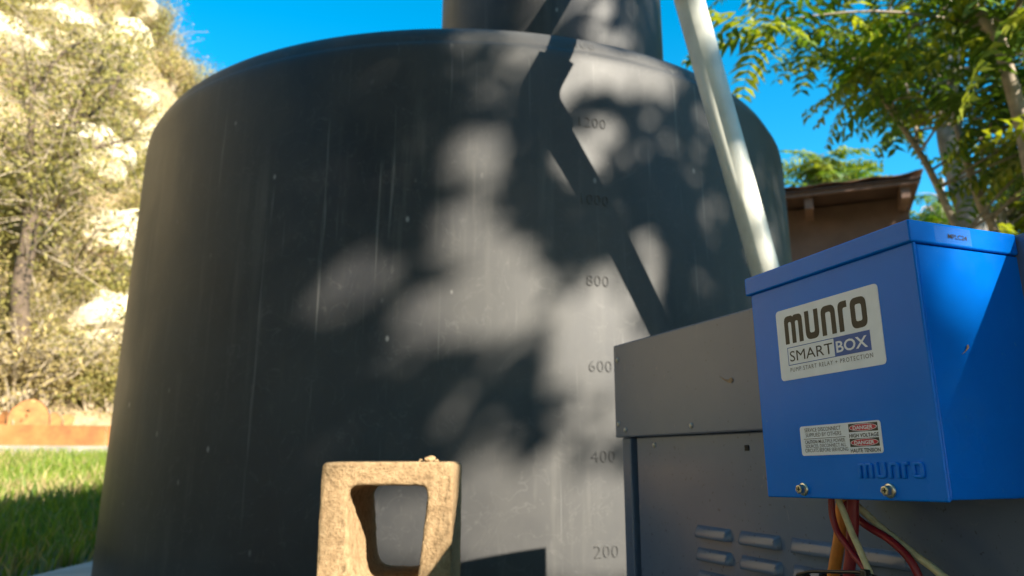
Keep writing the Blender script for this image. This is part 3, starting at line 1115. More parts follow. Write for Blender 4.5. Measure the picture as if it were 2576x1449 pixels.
# corrugated sheet on top
V, Fc = [], []
nx = 60
for q in range(nx + 1):
    x_ = -0.05 + 3.5 * q / nx
    zz = ez + 0.012 + 0.008 * math.cos(2 * math.pi * x_ / 0.35) + (0.020 * max(0, 1 - (x_ + 0.05) / 0.12) if x_ < 0.07 else 0)
    V += [(x_, -0.03, zz), (x_, 3.25, zz), (x_, -0.03, zz + 0.006), (x_, 3.25, zz + 0.006)]
for q in range(nx):
    a_, c_ = q * 4, q * 4 + 4
    Fc += [(a_, c_, c_ + 1, a_ + 1), (a_ + 2, a_ + 3, c_ + 3, c_ + 2), (a_, a_ + 2, c_ + 2, c_)]
link('roof_sheet', mesh_py('roof_sheet', V, Fc, False), M['roofmetal'], roof)
for x0 in (0.06, 0.83, 1.60, 2.37, 3.06):
    spart('rafter', box_bm(x0, x0 + 0.07, 0.06, 0.4595, ez - 0.17, ez - 0.0285, 0.004), M['brownbeam'])
spart('fascia', box_bm(-0.02, 3.38, 0.02, 0.055, ez - 0.062, ez - 0.0285, 0.003), M['brownbeam'])

# ------------------------------------------------------------------ feathery-leaved trees


def frond_mesh(seed, L=0.42, pairs=9, plen=0.110, pw=0.036):
    rs = random.Random(seed)
    V, Fc = [], []

    def rach(tt):
        return Vector((L * tt, 0.02 * math.sin(tt * 3 + seed), -0.16 * L * tt * tt * 1.5))
    prev = None
    for q in range(7):
        p = rach(q / 6)
        n0 = len(V)
        wd = 0.0028 * (1 - .6 * q / 6)
        V += [p + Vector((0, -wd, 0)), p + Vector((0, wd, 0)), p + Vector((0, 0, wd * 1.5))]
        if prev is not None:
            for a_, b_ in ((0, 1), (1, 2), (2, 0)):
                Fc.append((prev + a_, prev + b_, n0 + b_, n0 + a_))
        prev = n0
    for q in range(pairs):
        tt = 0.14 + 0.86 * q / (pairs - 1)
        p = rach(tt)
        ln = plen * (0.55 + 0.45 * math.sin(math.pi * min(1, 0.18 + tt * .8))) * rs.uniform(.85, 1.1)
        for sd in (-1, 1):
            fwd = rs.uniform(.35, .6)
            d_ = Vector((fwd, sd, rs.uniform(-.45, .05))).normalized()
            s_ = Vector((1, -sd * fwd, rs.uniform(-.5, .5))).normalized() * pw * .5
            m_ = p + d_ * ln * .5 + Vector((0, 0, .004))
            e_ = p + d_ * ln + Vector((0, 0, -ln * .28))
            n0 = len(V)
            V += [p - s_ * .35, p + s_ * .35, m_ - s_, m_ + s_, e_]
            Fc += [(n0, n0 + 1, n0 + 3, n0 + 2), (n0 + 2, n0 + 3, n0 + 4)]
    return mesh_py('leaf_frond', V, Fc)


FR = []
FRY = []
for sd in range(4):
    a_ = frond_mesh(sd)
    a_.materials.append(M['leaf'])
    FR.append(a_)
    a_ = frond_mesh(sd + 10)
    a_.materials.append(M['leaf_y'])
    FRY.append(a_)


def inside(poly, x, y):
    c = False
    n = len(poly)
    for q in range(n):
        x1, y1 = poly[q]
        x2, y2 = poly[(q + 1) % n]
        if (y1 > y) != (y2 > y) and x < (x2 - x1) * (y - y1) / (y2 - y1) + x1:
            c = not c
    return c


STEMS = [((2385, 60), (2388, 330), (2440, 600)), ((2215, 250), (2285, 340), (2340, 430), (2400, 560)), ((2405, 290), (2435, 410), (2470, 520), (2500, 600)), ((2512, 80), (2535, 180), (2576, 330))]


def near_stem(x, y):
    for st_ in STEMS:
        if st_[0][1] <= y <= st_[-1][1]:
            xs_ = np.interp(y, [p[1] for p in st_], [p[0] for p in st_])
            if -55 < x - xs_ < 55:
                return True
    return False


def feather_tree(name, label, limbs, poly, dist, tips, seed, group, bark, pal=0.0, scale=1.0, nf=(5, 8), extra=()):
    """limbs: list of (points, r0, r1); crown tips spread through the volume poly x dist"""
    rs = random.Random(seed)
    base = limbs[0][0][0]
    root = empty(name, (base.x, base.y, float(height(base.x, base.y))), label, 'tree', group)
    off = root.location
    allp = []
    for q, (pts_, r0, r1) in enumerate(limbs):
        path_ = catmull(pts_, 6)
        allp += path_
        V_, F_ = tube_geo([p - off for p in path_], list(np.linspace(r0, r1, len(path_))), 10)
        link('trunk' if q == 0 else 'branch', mesh_py('trunk', V_, F_, True), bark, root)
    tip_pts = list(extra)
    guard = 0
    xs = [p[0] for p in poly]
    ys = [p[1] for p in poly]
    while len(tip_pts) < tips and guard < 20000:
        guard += 1
        x_, y_ = rs.uniform(min(xs), max(xs)), rs.uniform(min(ys), max(ys))
        if inside(poly, x_, y_) and not near_stem(x_, y_):
            tip_pts.append(at(x_, y_, rs.uniform(*dist)))
    parts_ = []
    fl = []
    for tp_ in tip_pts:
        near = min((p for p in allp if p.z < tp_.z + .15), key=lambda p: (p - tp_).length, default=allp[-1])
        mid = (near + tp_) * .5 + Vector((rs.uniform(-.08, .08), rs.uniform(-.08, .08), rs.uniform(.02, .16)))
        pa = catmull([near - off, mid - off, tp_ - off], 4)
        parts_.append(tube_geo(pa, list(np.linspace(.010 * scale, .0035 * scale, len(pa))), 5))
        n_ = rs.randint(*nf)
        a0_ = rs.uniform(0, 6.28)
        for q in range(n_):
            az_ = a0_ + q * 2.4 + rs.uniform(-.3, .3)
            el_ = rs.uniform(-.75, .45)
            fl.append((tp_ - off - Vector((0, 0, rs.uniform(0, .10))), az_, el_, rs.uniform(-.5, .5), scale * rs.uniform(.75, 1.15)))
    V_, F_ = merge(parts_)
    crown = link('crown', mesh_py('crown', V_, F_, True), bark, root)
    rs.shuffle(fl)
    for q, (p, az_, el_, roll, sc_) in enumerate(fl[:300]):
        me_ = rs.choice(FRY if rs.random() < pal else FR)
        o_ = bpy.data.objects.new('leaf_frond', me_)
        COL.objects.link(o_)
        o_.parent = crown
        o_.location = p
        o_.rotation_euler = (roll, -el_, az_)
        o_.scale = (sc_, sc_, sc_)
    rest = fl[300:]
    if rest:
        Vs, Fs = [], []
        for q, (p, az_, el_, roll, sc_) in enumerate(rest):
            me_ = (FRY if rs.random() < pal else FR)[q % 4]
            mt = Matrix.Translation(p) @ Matrix.Rotation(az_, 4, 'Z') @ Matrix.Rotation(-el_, 4, 'Y') @ Matrix.Rotation(roll, 4, 'X') @ Matrix.Scale(sc_, 4)
            n0 = len(Vs)
            Vs += [mt @ v_.co for v_ in me_.vertices]
            Fs += [tuple(n0 + i_ for i_ in pl.vertices) for pl in me_.polygons]
        link('fine_foliage', mesh_py('fine_foliage', Vs, Fs), M['leaf_y'] if pal > .5 else M['leaf'], root, kind='stuff')
    return root


GR = 'feathery-leaved trees beyond the blue box'
polyA = [(1880, -260), (1890, 10), (1940, 80), (2010, 120), (2090, 170), (2170, 250), (2300, 230), (2430, 120), (2600, 250), (2900, 250), (2900, -260)]
g = lambda px, d: at(px, 1160, d)
footA = Vector((2.70, 3.55, 0))
feather_tree('feathery_tree', 'feathery-leaved tree with slim pale forked trunk reaching over the blue box',
             [([footA, at(2610, 480, 4.3), at(2576, 330, 4.3), at(2535, 180, 4.25), at(2512, 95, 4.2)], .045, .030),
              ([at(2512, 95, 4.2), at(2470, 40, 4.2), at(2430, -60, 4.3)], .028, .018),
              ([at(2512, 95, 4.2), at(2548, 40, 4.15), at(2600, -70, 4.1)], .020, .012),
              ([at(2500, 75, 4.2), at(2440, 55, 4.3), at(2390, 5, 4.5), at(2250, -60, 4.6), at(2050, -120, 4.6)], .018, .010)],
             polyA, (3.9, 5.0), 40, 3, GR, M['bark'], 0.42)
polyB = [(2080, 60), (2080, 120), (2130, 200), (2190, 270), (2230, 290), (2270, 290), (2330, 300), (2420, 330), (2576, 330), (2850, 370), (2850, 100), (2300, 40)]
feather_tree('feathery_tree', 'feathery-leaved tree with thin bent stem beside the brown shed',
             [([g(2470, 5.2), at(2440, 640, 5.2), at(2400, 560, 5.2), at(2340, 430, 5.2), at(2285, 340, 5.2), at(2220, 250, 5.2), at(2150, 160, 5.2)], .030, .012),
              ([at(2310, 380, 5.2), at(2300, 300, 5.3), at(2270, 180, 5.4)], .014, .008)],
             polyB, (4.9, 6.0), 34, 5, GR, M['bark'], 0.3)
feather_tree('feathery_tree', 'feathery-leaved tree with sunlit pale stem between bent stem and thick grey trunk',
             [([g(2600, 5.8), at(2510, 620, 5.8), at(2470, 520, 5.8), at(2435, 410, 5.8), at(2405, 300, 5.8), at(2400, 200, 5.8)], .036, .02),
              ([at(2480, 540, 5.8), at(2470, 430, 5.9), at(2475, 330, 5.9)], .014, .009)],
             [(2380, 260), (2370, 330), (2450, 400), (2576, 430), (2850, 480), (2850, 150), (2400, 120)], (5.4, 6.8), 22, 9, GR, M['bark'], 0.45)
feather_tree('feathery_tree', 'tall tree with thick grey trunk behind the slim pale stems',
             [([g(2470, 7.4), at(2450, 600, 7.4), at(2425, 480, 7.4), at(2390, 340, 7.4), at(2385, 200, 7.4), at(2405, 60, 7.4), at(2425, -80, 7.4)], .13, .085),
              ([at(2395, 250, 7.4), at(2340, 150, 7.5), at(2260, 60, 7.6)], .04, .02)],
             [(2200, -150), (2150, 60), (2250, 250), (2400, 400), (2700, 420), (2900, -150)], (7.0, 8.8), 28, 12, GR, M['bark_grey'], 0.4, 1.15)
GB = 'sunlit trees behind the shed'
feather_tree('leafy_tree', 'sunlit yellow-green tree low behind the grey trunk',
             [([g(2560, 11), at(2550, 760, 11), at(2530, 600, 11), at(2520, 500, 11)], .10, .04)],
             [(2300, 470), (2310, 640), (2400, 660), (2900, 660), (2900, 380), (2560, 390), (2480, 480), (2400, 520)], (10, 12.5), 110, 15, GB, M['bark_grey'], 0.85, 1.5)
feather_tree('leafy_tree', 'bluish-green airy tree right behind the shed corner',
             [([g(2370, 13), at(2370, 760, 13), at(2365, 600, 13), at(2370, 450, 13)], .08, .03)],
             [(2300, 480), (2290, 380), (2340, 330), (2400, 380), (2430, 600), (2320, 620)], (12, 14), 26, 21, GB, M['bark_grey'], 0.3, 1.5, (4, 6))
feather_tree('leafy_tree', 'small feathery treetop showing above the shed roof',
             [([g(2080, 12), at(2075, 800, 12), at(2072, 600, 12), at(2070, 430, 12)], .09, .03)],
             [(1985, 480), (1990, 430), (2030, 400), (2075, 375), (2120, 420), (2150, 450), (2140, 500), (2080, 520)], (11.5, 12.5), 22, 27, GB, M['bark_grey'], 0.5, 1.45)

# ------------------------------------------------------------------ shade tree out of frame (casts the dapples)
UPV = Vector((0, 0, 1))
ex = SUN.cross(UPV).normalized()
ey = ex.cross(SUN).normalized()
ell = [  # sun flecks seen on the tank: centre x, y, rx, ry, rotation, openness
    (1200, 620, 100, 130, 0, 1), (1160, 775, 145, 85, -.2, 1), (1285, 720, 95, 130, 0, 1), (1215, 390, 78, 74, 0, .95), (945, 462, 100, 36, -.5, .4),
    (885, 715, 115, 82, -.4, .85), (1000, 890, 75, 60, 0, .5), (1640, 650, 38, 80, 0, .95), (1245, 905, 70, 55, 0, .65),
    (1500, 850, 130, 150, .3, .95), (1510, 1000, 120, 130, 0, .8), (1400, 1120, 160, 60, -.4, .7), (1300, 1140, 130, 80, -.3, .55), (1450, 1330, 230, 170, 0, 1), (1200, 1060, 110, 60, -.4, .45), (1230, 1320, 190, 150, 0, .95), (1000, 1330, 160, 120, 0, .9), (1250, 1190, 130, 70, 0, .6),
    (1480, 170, 110, 55, .3, .7), (1600, 165, 150, 36, .25, .5), (1290, 130, 130, 50, 0, .55), (1640, 330, 100, 80, .4, .35), (1460, 330, 55, 85, 0, .55),
    (700, 1170, 190, 50, -.3, .28), (470, 1250, 90, 60, -.3, .2), (1560, 60, 90, 60, 0, .4), (1800, 420, 70, 190, 0, .25), (1930, 560, 60, 140, 0, .35), (1290, 265, 75, 50, 0, .5), (1415, 200, 60, 90, .3, .8), (1270, 30, 90, 50, 0, .3)]


def sun_open(P):
    """how open the crown is along the sun ray through each point P"""
    s_ = np.array(SUN)
    o_ = P[:, :2] - np.array([TC.x, TC.y])
    r_ = -s_[:2]
    a_ = r_ @ r_
    b_ = o_ @ r_
    c_ = (o_ * o_).sum(1) - TR * TR
    D_ = b_ * b_ - a_ * c_
    hit = D_ > 0
    tt = (-b_ - np.sqrt(np.where(hit, D_, 0))) / a_
    S_ = P - tt[:, None] * s_
    px, py = proj_np(S_)
    L_ = np.zeros(len(P))
    for (cx, cy, rx, ry, ro, st_) in ell:
        dx, dy = px - cx, py - cy
        c, s2 = math.cos(ro), math.sin(ro)
        u_, v2 = (dx * c + dy * s2) / (rx * 1.05), (-dx * s2 + dy * c) / (ry * 1.05)
        q2 = u_ * u_ + v2 * v2
        L_ = np.maximum(L_, st_ * np.clip((1.25 - q2) / .5, 0, 1))
    L_ = np.where(hit & (S_[:, 2] > 0) & (S_[:, 2] < 2.2), L_, 0.0)
    # openings towards things in front of the tank
    for (pt, rad) in SUNBLOCKS:
        d_ = P - np.array(pt)
        al = d_ @ s_
        per = np.linalg.norm(d_ - al[:, None] * s_, axis=1)
        L_ = L_ * np.clip((per / rad - .8) / .3, 0, 1)
    for (pt, rad, st_) in SUNHOLES:
        d_ = P - np.array(pt)
        al = d_ @ s_
        per = np.linalg.norm(d_ - al[:, None] * s_, axis=1)
        L_ = np.maximum(L_, st_ * np.clip((1.25 - per / rad) / .5, 0, 1))
    return L_


bm0 = bx.matrix_world
SUNHOLES = [((-0.18, 1.155, 0.36), 0.10, 1.0), ((-0.20, 1.155, 0.28), 0.10, 1.0), ((-0.12, 1.2, 0.40), 0.08, 1.0),
            (tuple(bm0 @ Vector((BW, 0.066, 0.160))), 0.040, 1.0), (tuple(bm0 @ Vector((BW, 0.066, 0.135))), 0.036, 1.0), (tuple(bm0 @ Vector((BW, 0.058, 0.115))), 0.024, 1.0),
            (tuple(bm0 @ Vector((BW, 0.013, 0.004))), 0.016, 0.95), (tuple(bm0 @ Vector((BW, 0.04, 0.006))), 0.012, 0.9),
            (tuple(at(1905, 485, 1.6)), 0.05, 1.0), (tuple(at(1935, 640, 1.6)), 0.05, 1.0), (tuple(at(1775, 60, 1.5)), 0.06, .9)]
# openings over the tank's shoulder and neck
SUNHOLES += [(tuple(at(x0, y0, d0)), r0, o0) for (x0, y0, d0, r0, o0) in (
    (1290, 135, 1.72, .09, .85), (1430, 110, 1.75, .065, .92), (1530, 140, 1.74, .10, 1.0), (1640, 168, 1.82, .085, 1.0),
    (1370, 60, 2.06, .07, .7), (1560, 80, 2.08, .06, .7), (1620, 40, 2.1, .05, .6), (1480, 40, 2.07, .07, .8))]


SUNBLOCKS = [(tuple(ELB + ldir * d_), 0.040) for d_ in np.concatenate([np.arange(0.27, 0.53, .03), np.arange(0.66, .73, .03)])]
SUNBLOCKS += [(tuple(bm0 @ Vector((BW, y0, z0))), r0) for (y0, z0, r0) in ((-0.015, .15, .03), (-0.01, .12, .03), (0.0, .09, .035), (.015, .06, .035), (.04, .05, .03), (.02, .035, .02))]


def shade_tree(name, label, centre, radius, dep, n, openf, seed, trunk_at, lsize=0.085, mat='leaf', parts=False):
    r_ = np.random.default_rng(seed)
    k = int(n)
    rr = radius * np.sqrt(r_.random(k))
    top_cut = 9 if openf is None else .45 + .62 * r_.random(k)
    th = r_.random(k) * 2 * np.pi
    dd = dep[0] + (dep[1] - dep[0]) * r_.random(k)
    edge = rr > radius * .8
    P = np.array(centre) + np.outer(rr * np.cos(th), ex) + np.outer(rr * np.sin(th), ey) + np.outer(dd, SUN)
    keep = rr * np.sin(th) < top_cut
    if openf is not None:
        op = openf(P)
        keep &= (r_.random(k) > op ** .55) & (op < .88)
    keep &= ~(edge & (r_.random(k) < .55))
    P = P[keep]
    k = len(P)
    # leaflets
    d_ = r_.normal(size=(k, 3)) * [1, 1, .55]
    d_ /= np.linalg.norm(d_, axis=1)[:, None]
    e_ = np.cross(d_, r_.normal(size=(k, 3)))
    e_ /= np.linalg.norm(e_, axis=1)[:, None]
    sz = lsize * (0.7 + .6 * r_.random(k))[:, None]
    V_ = np.stack([P - d_ * sz * .5, P + e_ * sz * .27, P + d_ * sz * .5, P - e_ * sz * .27], 1).reshape(-1, 3)
    base = Vector(trunk_at)
    root = empty(name, base, label, 'tree')
    V_ = V_ - np.array(base)
    link('crown', mesh_np('crown', V_, np.arange(4 * k).reshape(-1, 4)), M[mat], root, kind='stuff')
    cc = Vector(centre) + SUN * ((dep[0] + dep[1]) / 2)
    top = cc - base
    fork = Vector((top.x * .35, top.y * .35, top.z * .5))
    geo = [tube_geo(catmull([Vector((0, 0, -.1)), Vector((.04, .03, top.z * .25)), fork], 6), list(np.linspace(.12, .08, 13)), 12)]
    rs = random.Random(seed)
    for q in range(12):
        tgt = top + ex * rs.uniform(-.6, .6) * radius + ey * rs.uniform(-.2, .6) * radius + SUN * rs.uniform(.1, .5)
        pa = catmull([fork, (fork + tgt) * .5 + Vector((0, 0, .15)), tgt], 6)
        if openf is not None:
            lo = openf(np.array([tuple(p + base) for p in pa]))
            cut_at = int(np.argmax(lo > .35)) if (lo > .35).any() else len(pa)
            if cut_at < 4:
                continue
            pa = pa[:cut_at]
        geo.append(tube_geo(pa, list(np.linspace(.022, .006, len(pa))), 8))
    V2, F2 = merge(geo)
    link('trunk', mesh_py('trunk', V2, F2, True), M['bark'], root)
    return root


cen = Vector((-0.05, 1.68, 1.02))
shade_tree('shade_tree', 'broad leafy tree beside the path whose crown shades the black tank', cen, 2.2, (6.4, 8.4), 80000, sun_open, 4, (2.3, -4.4, 0))
shc = SHM @ Vector((1.0, 0.3, ez - .4))
shade_tree('shade_tree', 'broad leafy tree whose crown shades the brown shed', shc, 2.3, (5.5, 7.5), 12000, None, 8, (9.2, 3.2, 0), 0.11)

# unseen trees added behind, over and beside the camera to block sky light


def sky_block_tree(label, foot, centre, rad, n, seed, lsize=0.13):
    r2 = np.random.default_rng(seed)
    base = Vector((foot[0], foot[1], float(height(*foot))))
    root = empty('sky_block_tree', base, label, 'tree', 'unseen trees added to block sky light')
    c0 = Vector(centre) - base
    lob = [np.array(c0) + r2.normal(size=3) * np.array(rad) * .42 for _ in range(14)]
    P = np.array(lob)[r2.integers(0, 14, n)] + r2.normal(size=(n, 3)) * np.array(rad) * .26
    d2 = r2.normal(size=(n, 3))
    d2 /= np.linalg.norm(d2, axis=1)[:, None]
    e2 = np.cross(d2, r2.normal(size=(n, 3)))
    e2 /= np.linalg.norm(e2, axis=1)[:, None]
    sz = lsize * (.6 + .7 * r2.random(n))[:, None]
    V_ = np.stack([P - d2 * sz, P + e2 * sz * .5, P + d2 * sz, P - e2 * sz * .5], 1).reshape(-1, 3)
    link('crown', mesh_np('crown', V_, np.arange(4 * n).reshape(-1, 4)), M['leaf'], root, kind='stuff')
    geo = [tube_geo(catmull([Vector((0, 0, -.1)), c0 * .3, c0 * .75], 6), list(np.linspace(.15, .09, 13)), 10)]
    for lb in lob:
        pa = catmull([c0 * .55, (c0 * .55 + Vector(lb)) * .5 + Vector((0, 0, .1)), Vector(lb)], 4)
        geo.append(tube_geo(pa, list(np.linspace(.05, .015, len(pa))), 6))
    V2, F2 = merge(geo)
    link('trunk', mesh_py('trunk', V2, F2, True), M['bark_grey'], root)


sky_block_tree('dense green tree added straight behind the camera to block sky light', (-0.6, -5.2), (-0.6, -5.0, 3.4), (2.2, 1.8, 2.4), 9000, 51)
sky_block_tree('dense green tree added behind the camera at the lawn side to block sky light', (-4.6, -4.2), (-4.4, -4.0, 3.4), (2.2, 2.0, 2.4), 9000, 52)
sky_block_tree('dense green tree added beyond the lawn to block sky light', (-7.6, -1.2), (-7.4, -1.0, 3.0), (1.8, 1.8, 2.2), 7000, 53)
sky_block_tree('spreading tree added over the camera to block sky light from above', (-3.3, -2.7), (-1.5, -1.5, 5.0), (2.0, 2.0, .8), 9000, 56)
sky_block_tree('low bushy tree added right of the grey cabinet to darken tank reflections', (5.5, 1.5), (5.4, 1.4, 1.55), (1.1, 1.7, .95), 8000, 57)
sky_block_tree('low bushy tree added between cabinet and shade tree to darken tank reflections', (6.2, -1.4), (6.1, -1.4, 1.5), (1.2, 1.5, .9), 8000, 58)
sky_block_tree('dense green tree added further behind the shade tree to block sky light', (2.6, -7.0), (2.6, -6.8, 2.2), (2.2, 1.6, 1.3), 8000, 55)

# ------------------------------------------------------------------ lawn, kerb, rusty edging, log pile
n = 60000
r_ = np.sqrt(rng.uniform(2.3 ** 2, 8.35 ** 2, n))
a_ = np.radians(rng.uniform(-62, -8, n))
x_, y_ = r_ * np.sin(a_), r_ * np.cos(a_)
ok = ~((x_ > -1.62) & (x_ < 1.2) & (y_ > 1.4) & (y_ < 4.15))
patch = vnoise(x_, y_, 1.4) + rng.normal(0, .5, n)
ok &= patch > -.75
x_, y_ = x_[ok], y_[ok]
n = len(x_)
z_ = height(x_, y_)
hgt = 0.04 + 0.085 * rng.random(n) * (1 + .4 * vnoise(x_, y_, 1.1))
th = rng.uniform(0, 2 * np.pi, n)
lean = rng.uniform(.1, .75, n) * hgt
ph = rng.uniform(0, 2 * np.pi, n)
wd = 0.0035 + .003 * rng.random(n)
bx_, by_ = np.cos(th) * wd, np.sin(th) * wd
lx_, ly_ = np.cos(ph) * lean, np.sin(ph) * lean
P0 = np.stack([x_ - bx_, y_ - by_, z_ - .01], -1)
P1 = np.stack([x_ + bx_, y_ + by_, z_ - .01], -1)
P2 = np.stack([x_ + bx_ * .7 + lx_ * .4, y_ + by_ * .7 + ly_ * .4, z_ + hgt * .6], -1)
P3 = np.stack([x_ - bx_ * .7 + lx_ * .4, y_ - by_ * .7 + ly_ * .4, z_ + hgt * .6], -1)
P4 = np.stack([x_ + bx_ * .15 + lx_, y_ + by_ * .15 + ly_, z_ + hgt], -1)
P5 = np.stack([x_ - bx_ * .15 + lx_, y_ - by_ * .15 + ly_, z_ + hgt], -1)
V = np.stack([P0, P1, P2, P3, P4, P5], 1).reshape(-1, 3)
b6 = np.arange(n)[:, None] * 6
Q = np.concatenate([b6 + [0, 1, 2, 3], b6 + [3, 2, 4, 5]])
dry = (rng.random(n) < .10 + .35 * smooth((vnoise(x_ * 1.0 + 3, y_, 1.9) - .15) / .5))
QA = np.concatenate([b6[~dry] + [0, 1, 2, 3], b6[~dry] + [3, 2, 4, 5]])
QB = np.concatenate([b6[dry] + [0, 1, 2, 3], b6[dry] + [3, 2, 4, 5]])
link('lawn_grass', mesh_np('lawn_grass', V, QA), M['grass'], None, 'bright green lawn grass beside the black tank', 'grass', kind='stuff')
link('dry_grass', mesh_np('dry_grass', V, QB), M['drygrass'], None, 'straw coloured blades scattered through the green lawn', 'grass', kind='stuff')

# rusty steel edging: a long straight plate with joints, on a concrete kerb
ea, eb = at(-420, 1118, 9.6), at(560, 1124, 8.9)
ed = (eb - ea)
el_ = math.hypot(ed.x, ed.y)
eang = math.atan2(ed.y, ed.x)
zk = (ea.z + eb.z) / 2
kerb = link('concrete_kerb', bm_mesh('concrete_kerb', box_bm(0, el_, -0.12, 0.10, -0.35, 0.0, 0.01)), M['kerb'], None, kind='structure', label='low concrete kerb along the lawn under the rusty edging')
kerb.location = (ea.x, ea.y, zk)
kerb.rotation_euler = (0, 0, eang)
edging = empty('steel_edging', (ea.x, ea.y, zk), 'rusty orange steel edging plate along the far side of the lawn', 'edging')
edging.rotation_euler = (0, 0, eang)
npl = 3
for q in range(npl):
    link('edging_plate', bm_mesh('edging_plate', box_bm(el_ * q / npl + .002, el_ * (q + 1) / npl - .002, -0.012, 0.0, -0.02, 0.205, 0.002)), M['rustplate'], edging)
for q in range(9):
    link('edging_stake', bm_mesh('edging_stake', box_bm(el_ * (q + .5) / 9 - .02, el_ * (q + .5) / 9 + .02, -0.0165, -0.0125, -0.02, 0.18, 0.001)), M['rustplate'], edging)


def log(px, py, d, rad, ln, yaw, label):
    p = at(px, py, d)
    root = empty('cut_log', p, label, 'log', 'cut logs behind the rusty edging')
    root.rotation_euler = (0, R(4), yaw)
    sg = 22
    rs = random.Random(px)
    V_, F_ = [], []
    for xx in (0, ln * .33, ln * .66, ln):
        for k in range(sg):
            a2 = 2 * math.pi * k / sg
            r2 = rad * (1 + .06 * math.sin(3 * a2 + px) + rs.uniform(-.03, .03))
            V_.append((xx, r2 * math.cos(a2), r2 * math.sin(a2)))
    for i_ in range(3):
        for k in range(sg):
            k2 = (k + 1) % sg
            F_.append((i_ * sg + k, i_ * sg + k2, (i_ + 1) * sg + k2, (i_ + 1) * sg + k))
    F_.append(tuple(3 * sg + k for k in range(sg)))
    link('bark', mesh_py('bark', V_, F_, True), M['bark'], root)
    cut = [(-.004, v_[1] * .96, v_[2] * .96) for v_ in V_[:sg]]
    cb = [(.01, v_[1] * .96, v_[2] * .96) for v_ in V_[:sg]]
    link('cut_end', mesh_py('cut_end', cut + cb, [tuple(range(sg))[::-1]] + [(k, (k + 1) % sg, sg + (k + 1) % sg, sg + k) for k in range(sg)]), M['cutwood'], root)


log(72, 1052, 9.7, 0.20, 0.7, R(115), 'largest cut log resting on the rusty edging')
log(135, 1058, 9.75, 0.085, 0.8, R(110), 'small cut log next to the largest log')
log(170, 1056, 9.8, 0.07, 0.7, R(130), 'thinnest cut log at the end of the log pile')
log(10, 1062, 9.8, 0.12, 0.9, R(70), 'weathered log left of the largest log, end turned aside')

# ------------------------------------------------------------------ hillside: boulders, shrubs, trees
rock_meshes = []
for q in range(5):
    b_ = bmesh.new()
    bmesh.ops.create_icosphere(b_, subdivisions=3, radius=1)
    rs = random.Random(q + 40)
    ph = [rs.uniform(0, 6) for _ in range(6)]
    for v_ in b_.verts:
        p = v_.co.copy()
        d = 1 + .22 * math.sin(2.3 * p.x + ph[0]) + .2 * math.sin(2.9 * p.y + ph[1] + p.z) + .1 * math.sin(6 * p.z + ph[2] + 3 * p.x)
        p = p * d
        p.z = round(p.z * 3.2) / 3.2 * .6 + p.z * .4
        v_.co = Vector((p.x * 1.2, p.y, p.z * .62)) + Vector((rs.uniform(-.07, .07), rs.uniform(-.07, .07), rs.uniform(-.09, .09)))
    me = bm_mesh('boulder', b_)
    me.materials.append(M['rock'])
    rock_meshes.append(me)
rs = random.Random(77)
for q in range(150):
    r0 = 9.9 + 20 * rs.random() ** 1.1 if q < 120 else 9.85 + 1.1 * rs.random()
    a0 = -46 + 34 * rs.random()
    p = pt_az(a0, r0)
    o = bpy.data.objects.new('boulder', rock_meshes[q % 5])
    COL.objects.link(o)
    big = rs.random() < .3
    sc_ = (0.30 + .45 * rs.random()) * (1.8 if big else 1) if r0 > 12 else .10 + .16 * rs.random()
    o.location = p + Vector((0, 0, .05 * sc_))
    o.rotation_euler = (rs.uniform(-.3, .3), rs.uniform(-.3, .3), rs.uniform(0, 6.28))
    o.scale = (sc_, sc_, sc_ * rs.uniform(.7, 1.1))
    if r0 > 12:
        tag(o, 'large pale tan boulder jutting from the scrubby hillside' if big else 'pale tan boulder half buried in the scrubby hillside', 'boulder', 'large boulders on the hillside' if big else 'boulders on the hillside')
    else:
        tag(o, 'small pale stone behind the rusty edging', 'stone', 'stones at the foot of the hillside')


def scrub_meshes(seed, nleaf, stems, height_, spread, lsz, airy):
    r2 = np.random.default_rng(seed)
    rs2 = random.Random(seed)
    geo, ends = [], []
    for q in range(stems):
        a2 = rs2.uniform(0, 6.28)
        le = rs2.uniform(.35, 1.0)
        tip = Vector((math.cos(a2) * spread * le, math.sin(a2) * spread * le, height_ * rs2.uniform(.55, 1.0)))
        mid = tip * .5 + Vector((rs2.uniform(-.1, .1), rs2.uniform(-.1, .1), .10)) * height_
        pa = catmull([Vector((0, 0, -.1)), mid * .5 + Vector((0, 0, .1)), mid, tip], 4)
        geo.append(tube_geo(pa, list(np.linspace(.035, .006, len(pa))), 5))
        ends += pa[5:]
        for s2 in range(3):
            p = pa[rs2.randint(4, len(pa) - 1)]
            tp_ = p + Vector((rs2.gauss(0, 1), rs2.gauss(0, 1), rs2.gauss(.3, .7))) * .28 * height_
            geo.append(tube_geo([p, (p + tp_) * .5 + Vector((0, 0, .03)), tp_], [.010, .007, .004], 4))
            ends += [(p + tp_) * .5, tp_]
    V2, F2 = merge(geo)
    st_ = mesh_py('stems', V2, F2, True)
    E_ = np.array([tuple(e) for e in ends])
    P = E_[r2.integers(0, len(E_), nleaf)] + r2.normal(size=(nleaf, 3)) * airy
    P[:, 2] = np.maximum(P[:, 2], .02)
    d_ = r2.normal(size=(nleaf, 3))
    d_ /= np.linalg.norm(d_, axis=1)[:, None]
    e_ = np.cross(d_, r2.normal(size=(nleaf, 3)))
    e_ /= np.linalg.norm(e_, axis=1)[:, None]
    sz = lsz * (.6 + .8 * r2.random(nleaf))[:, None]
    V3 = np.stack([P - d_ * sz, P + e_ * sz * .45, P + d_ * sz, P - e_ * sz * .45], 1).reshape(-1, 3)
    return st_, mesh_np('foliage', V3, np.arange(4 * nleaf).reshape(-1, 4))


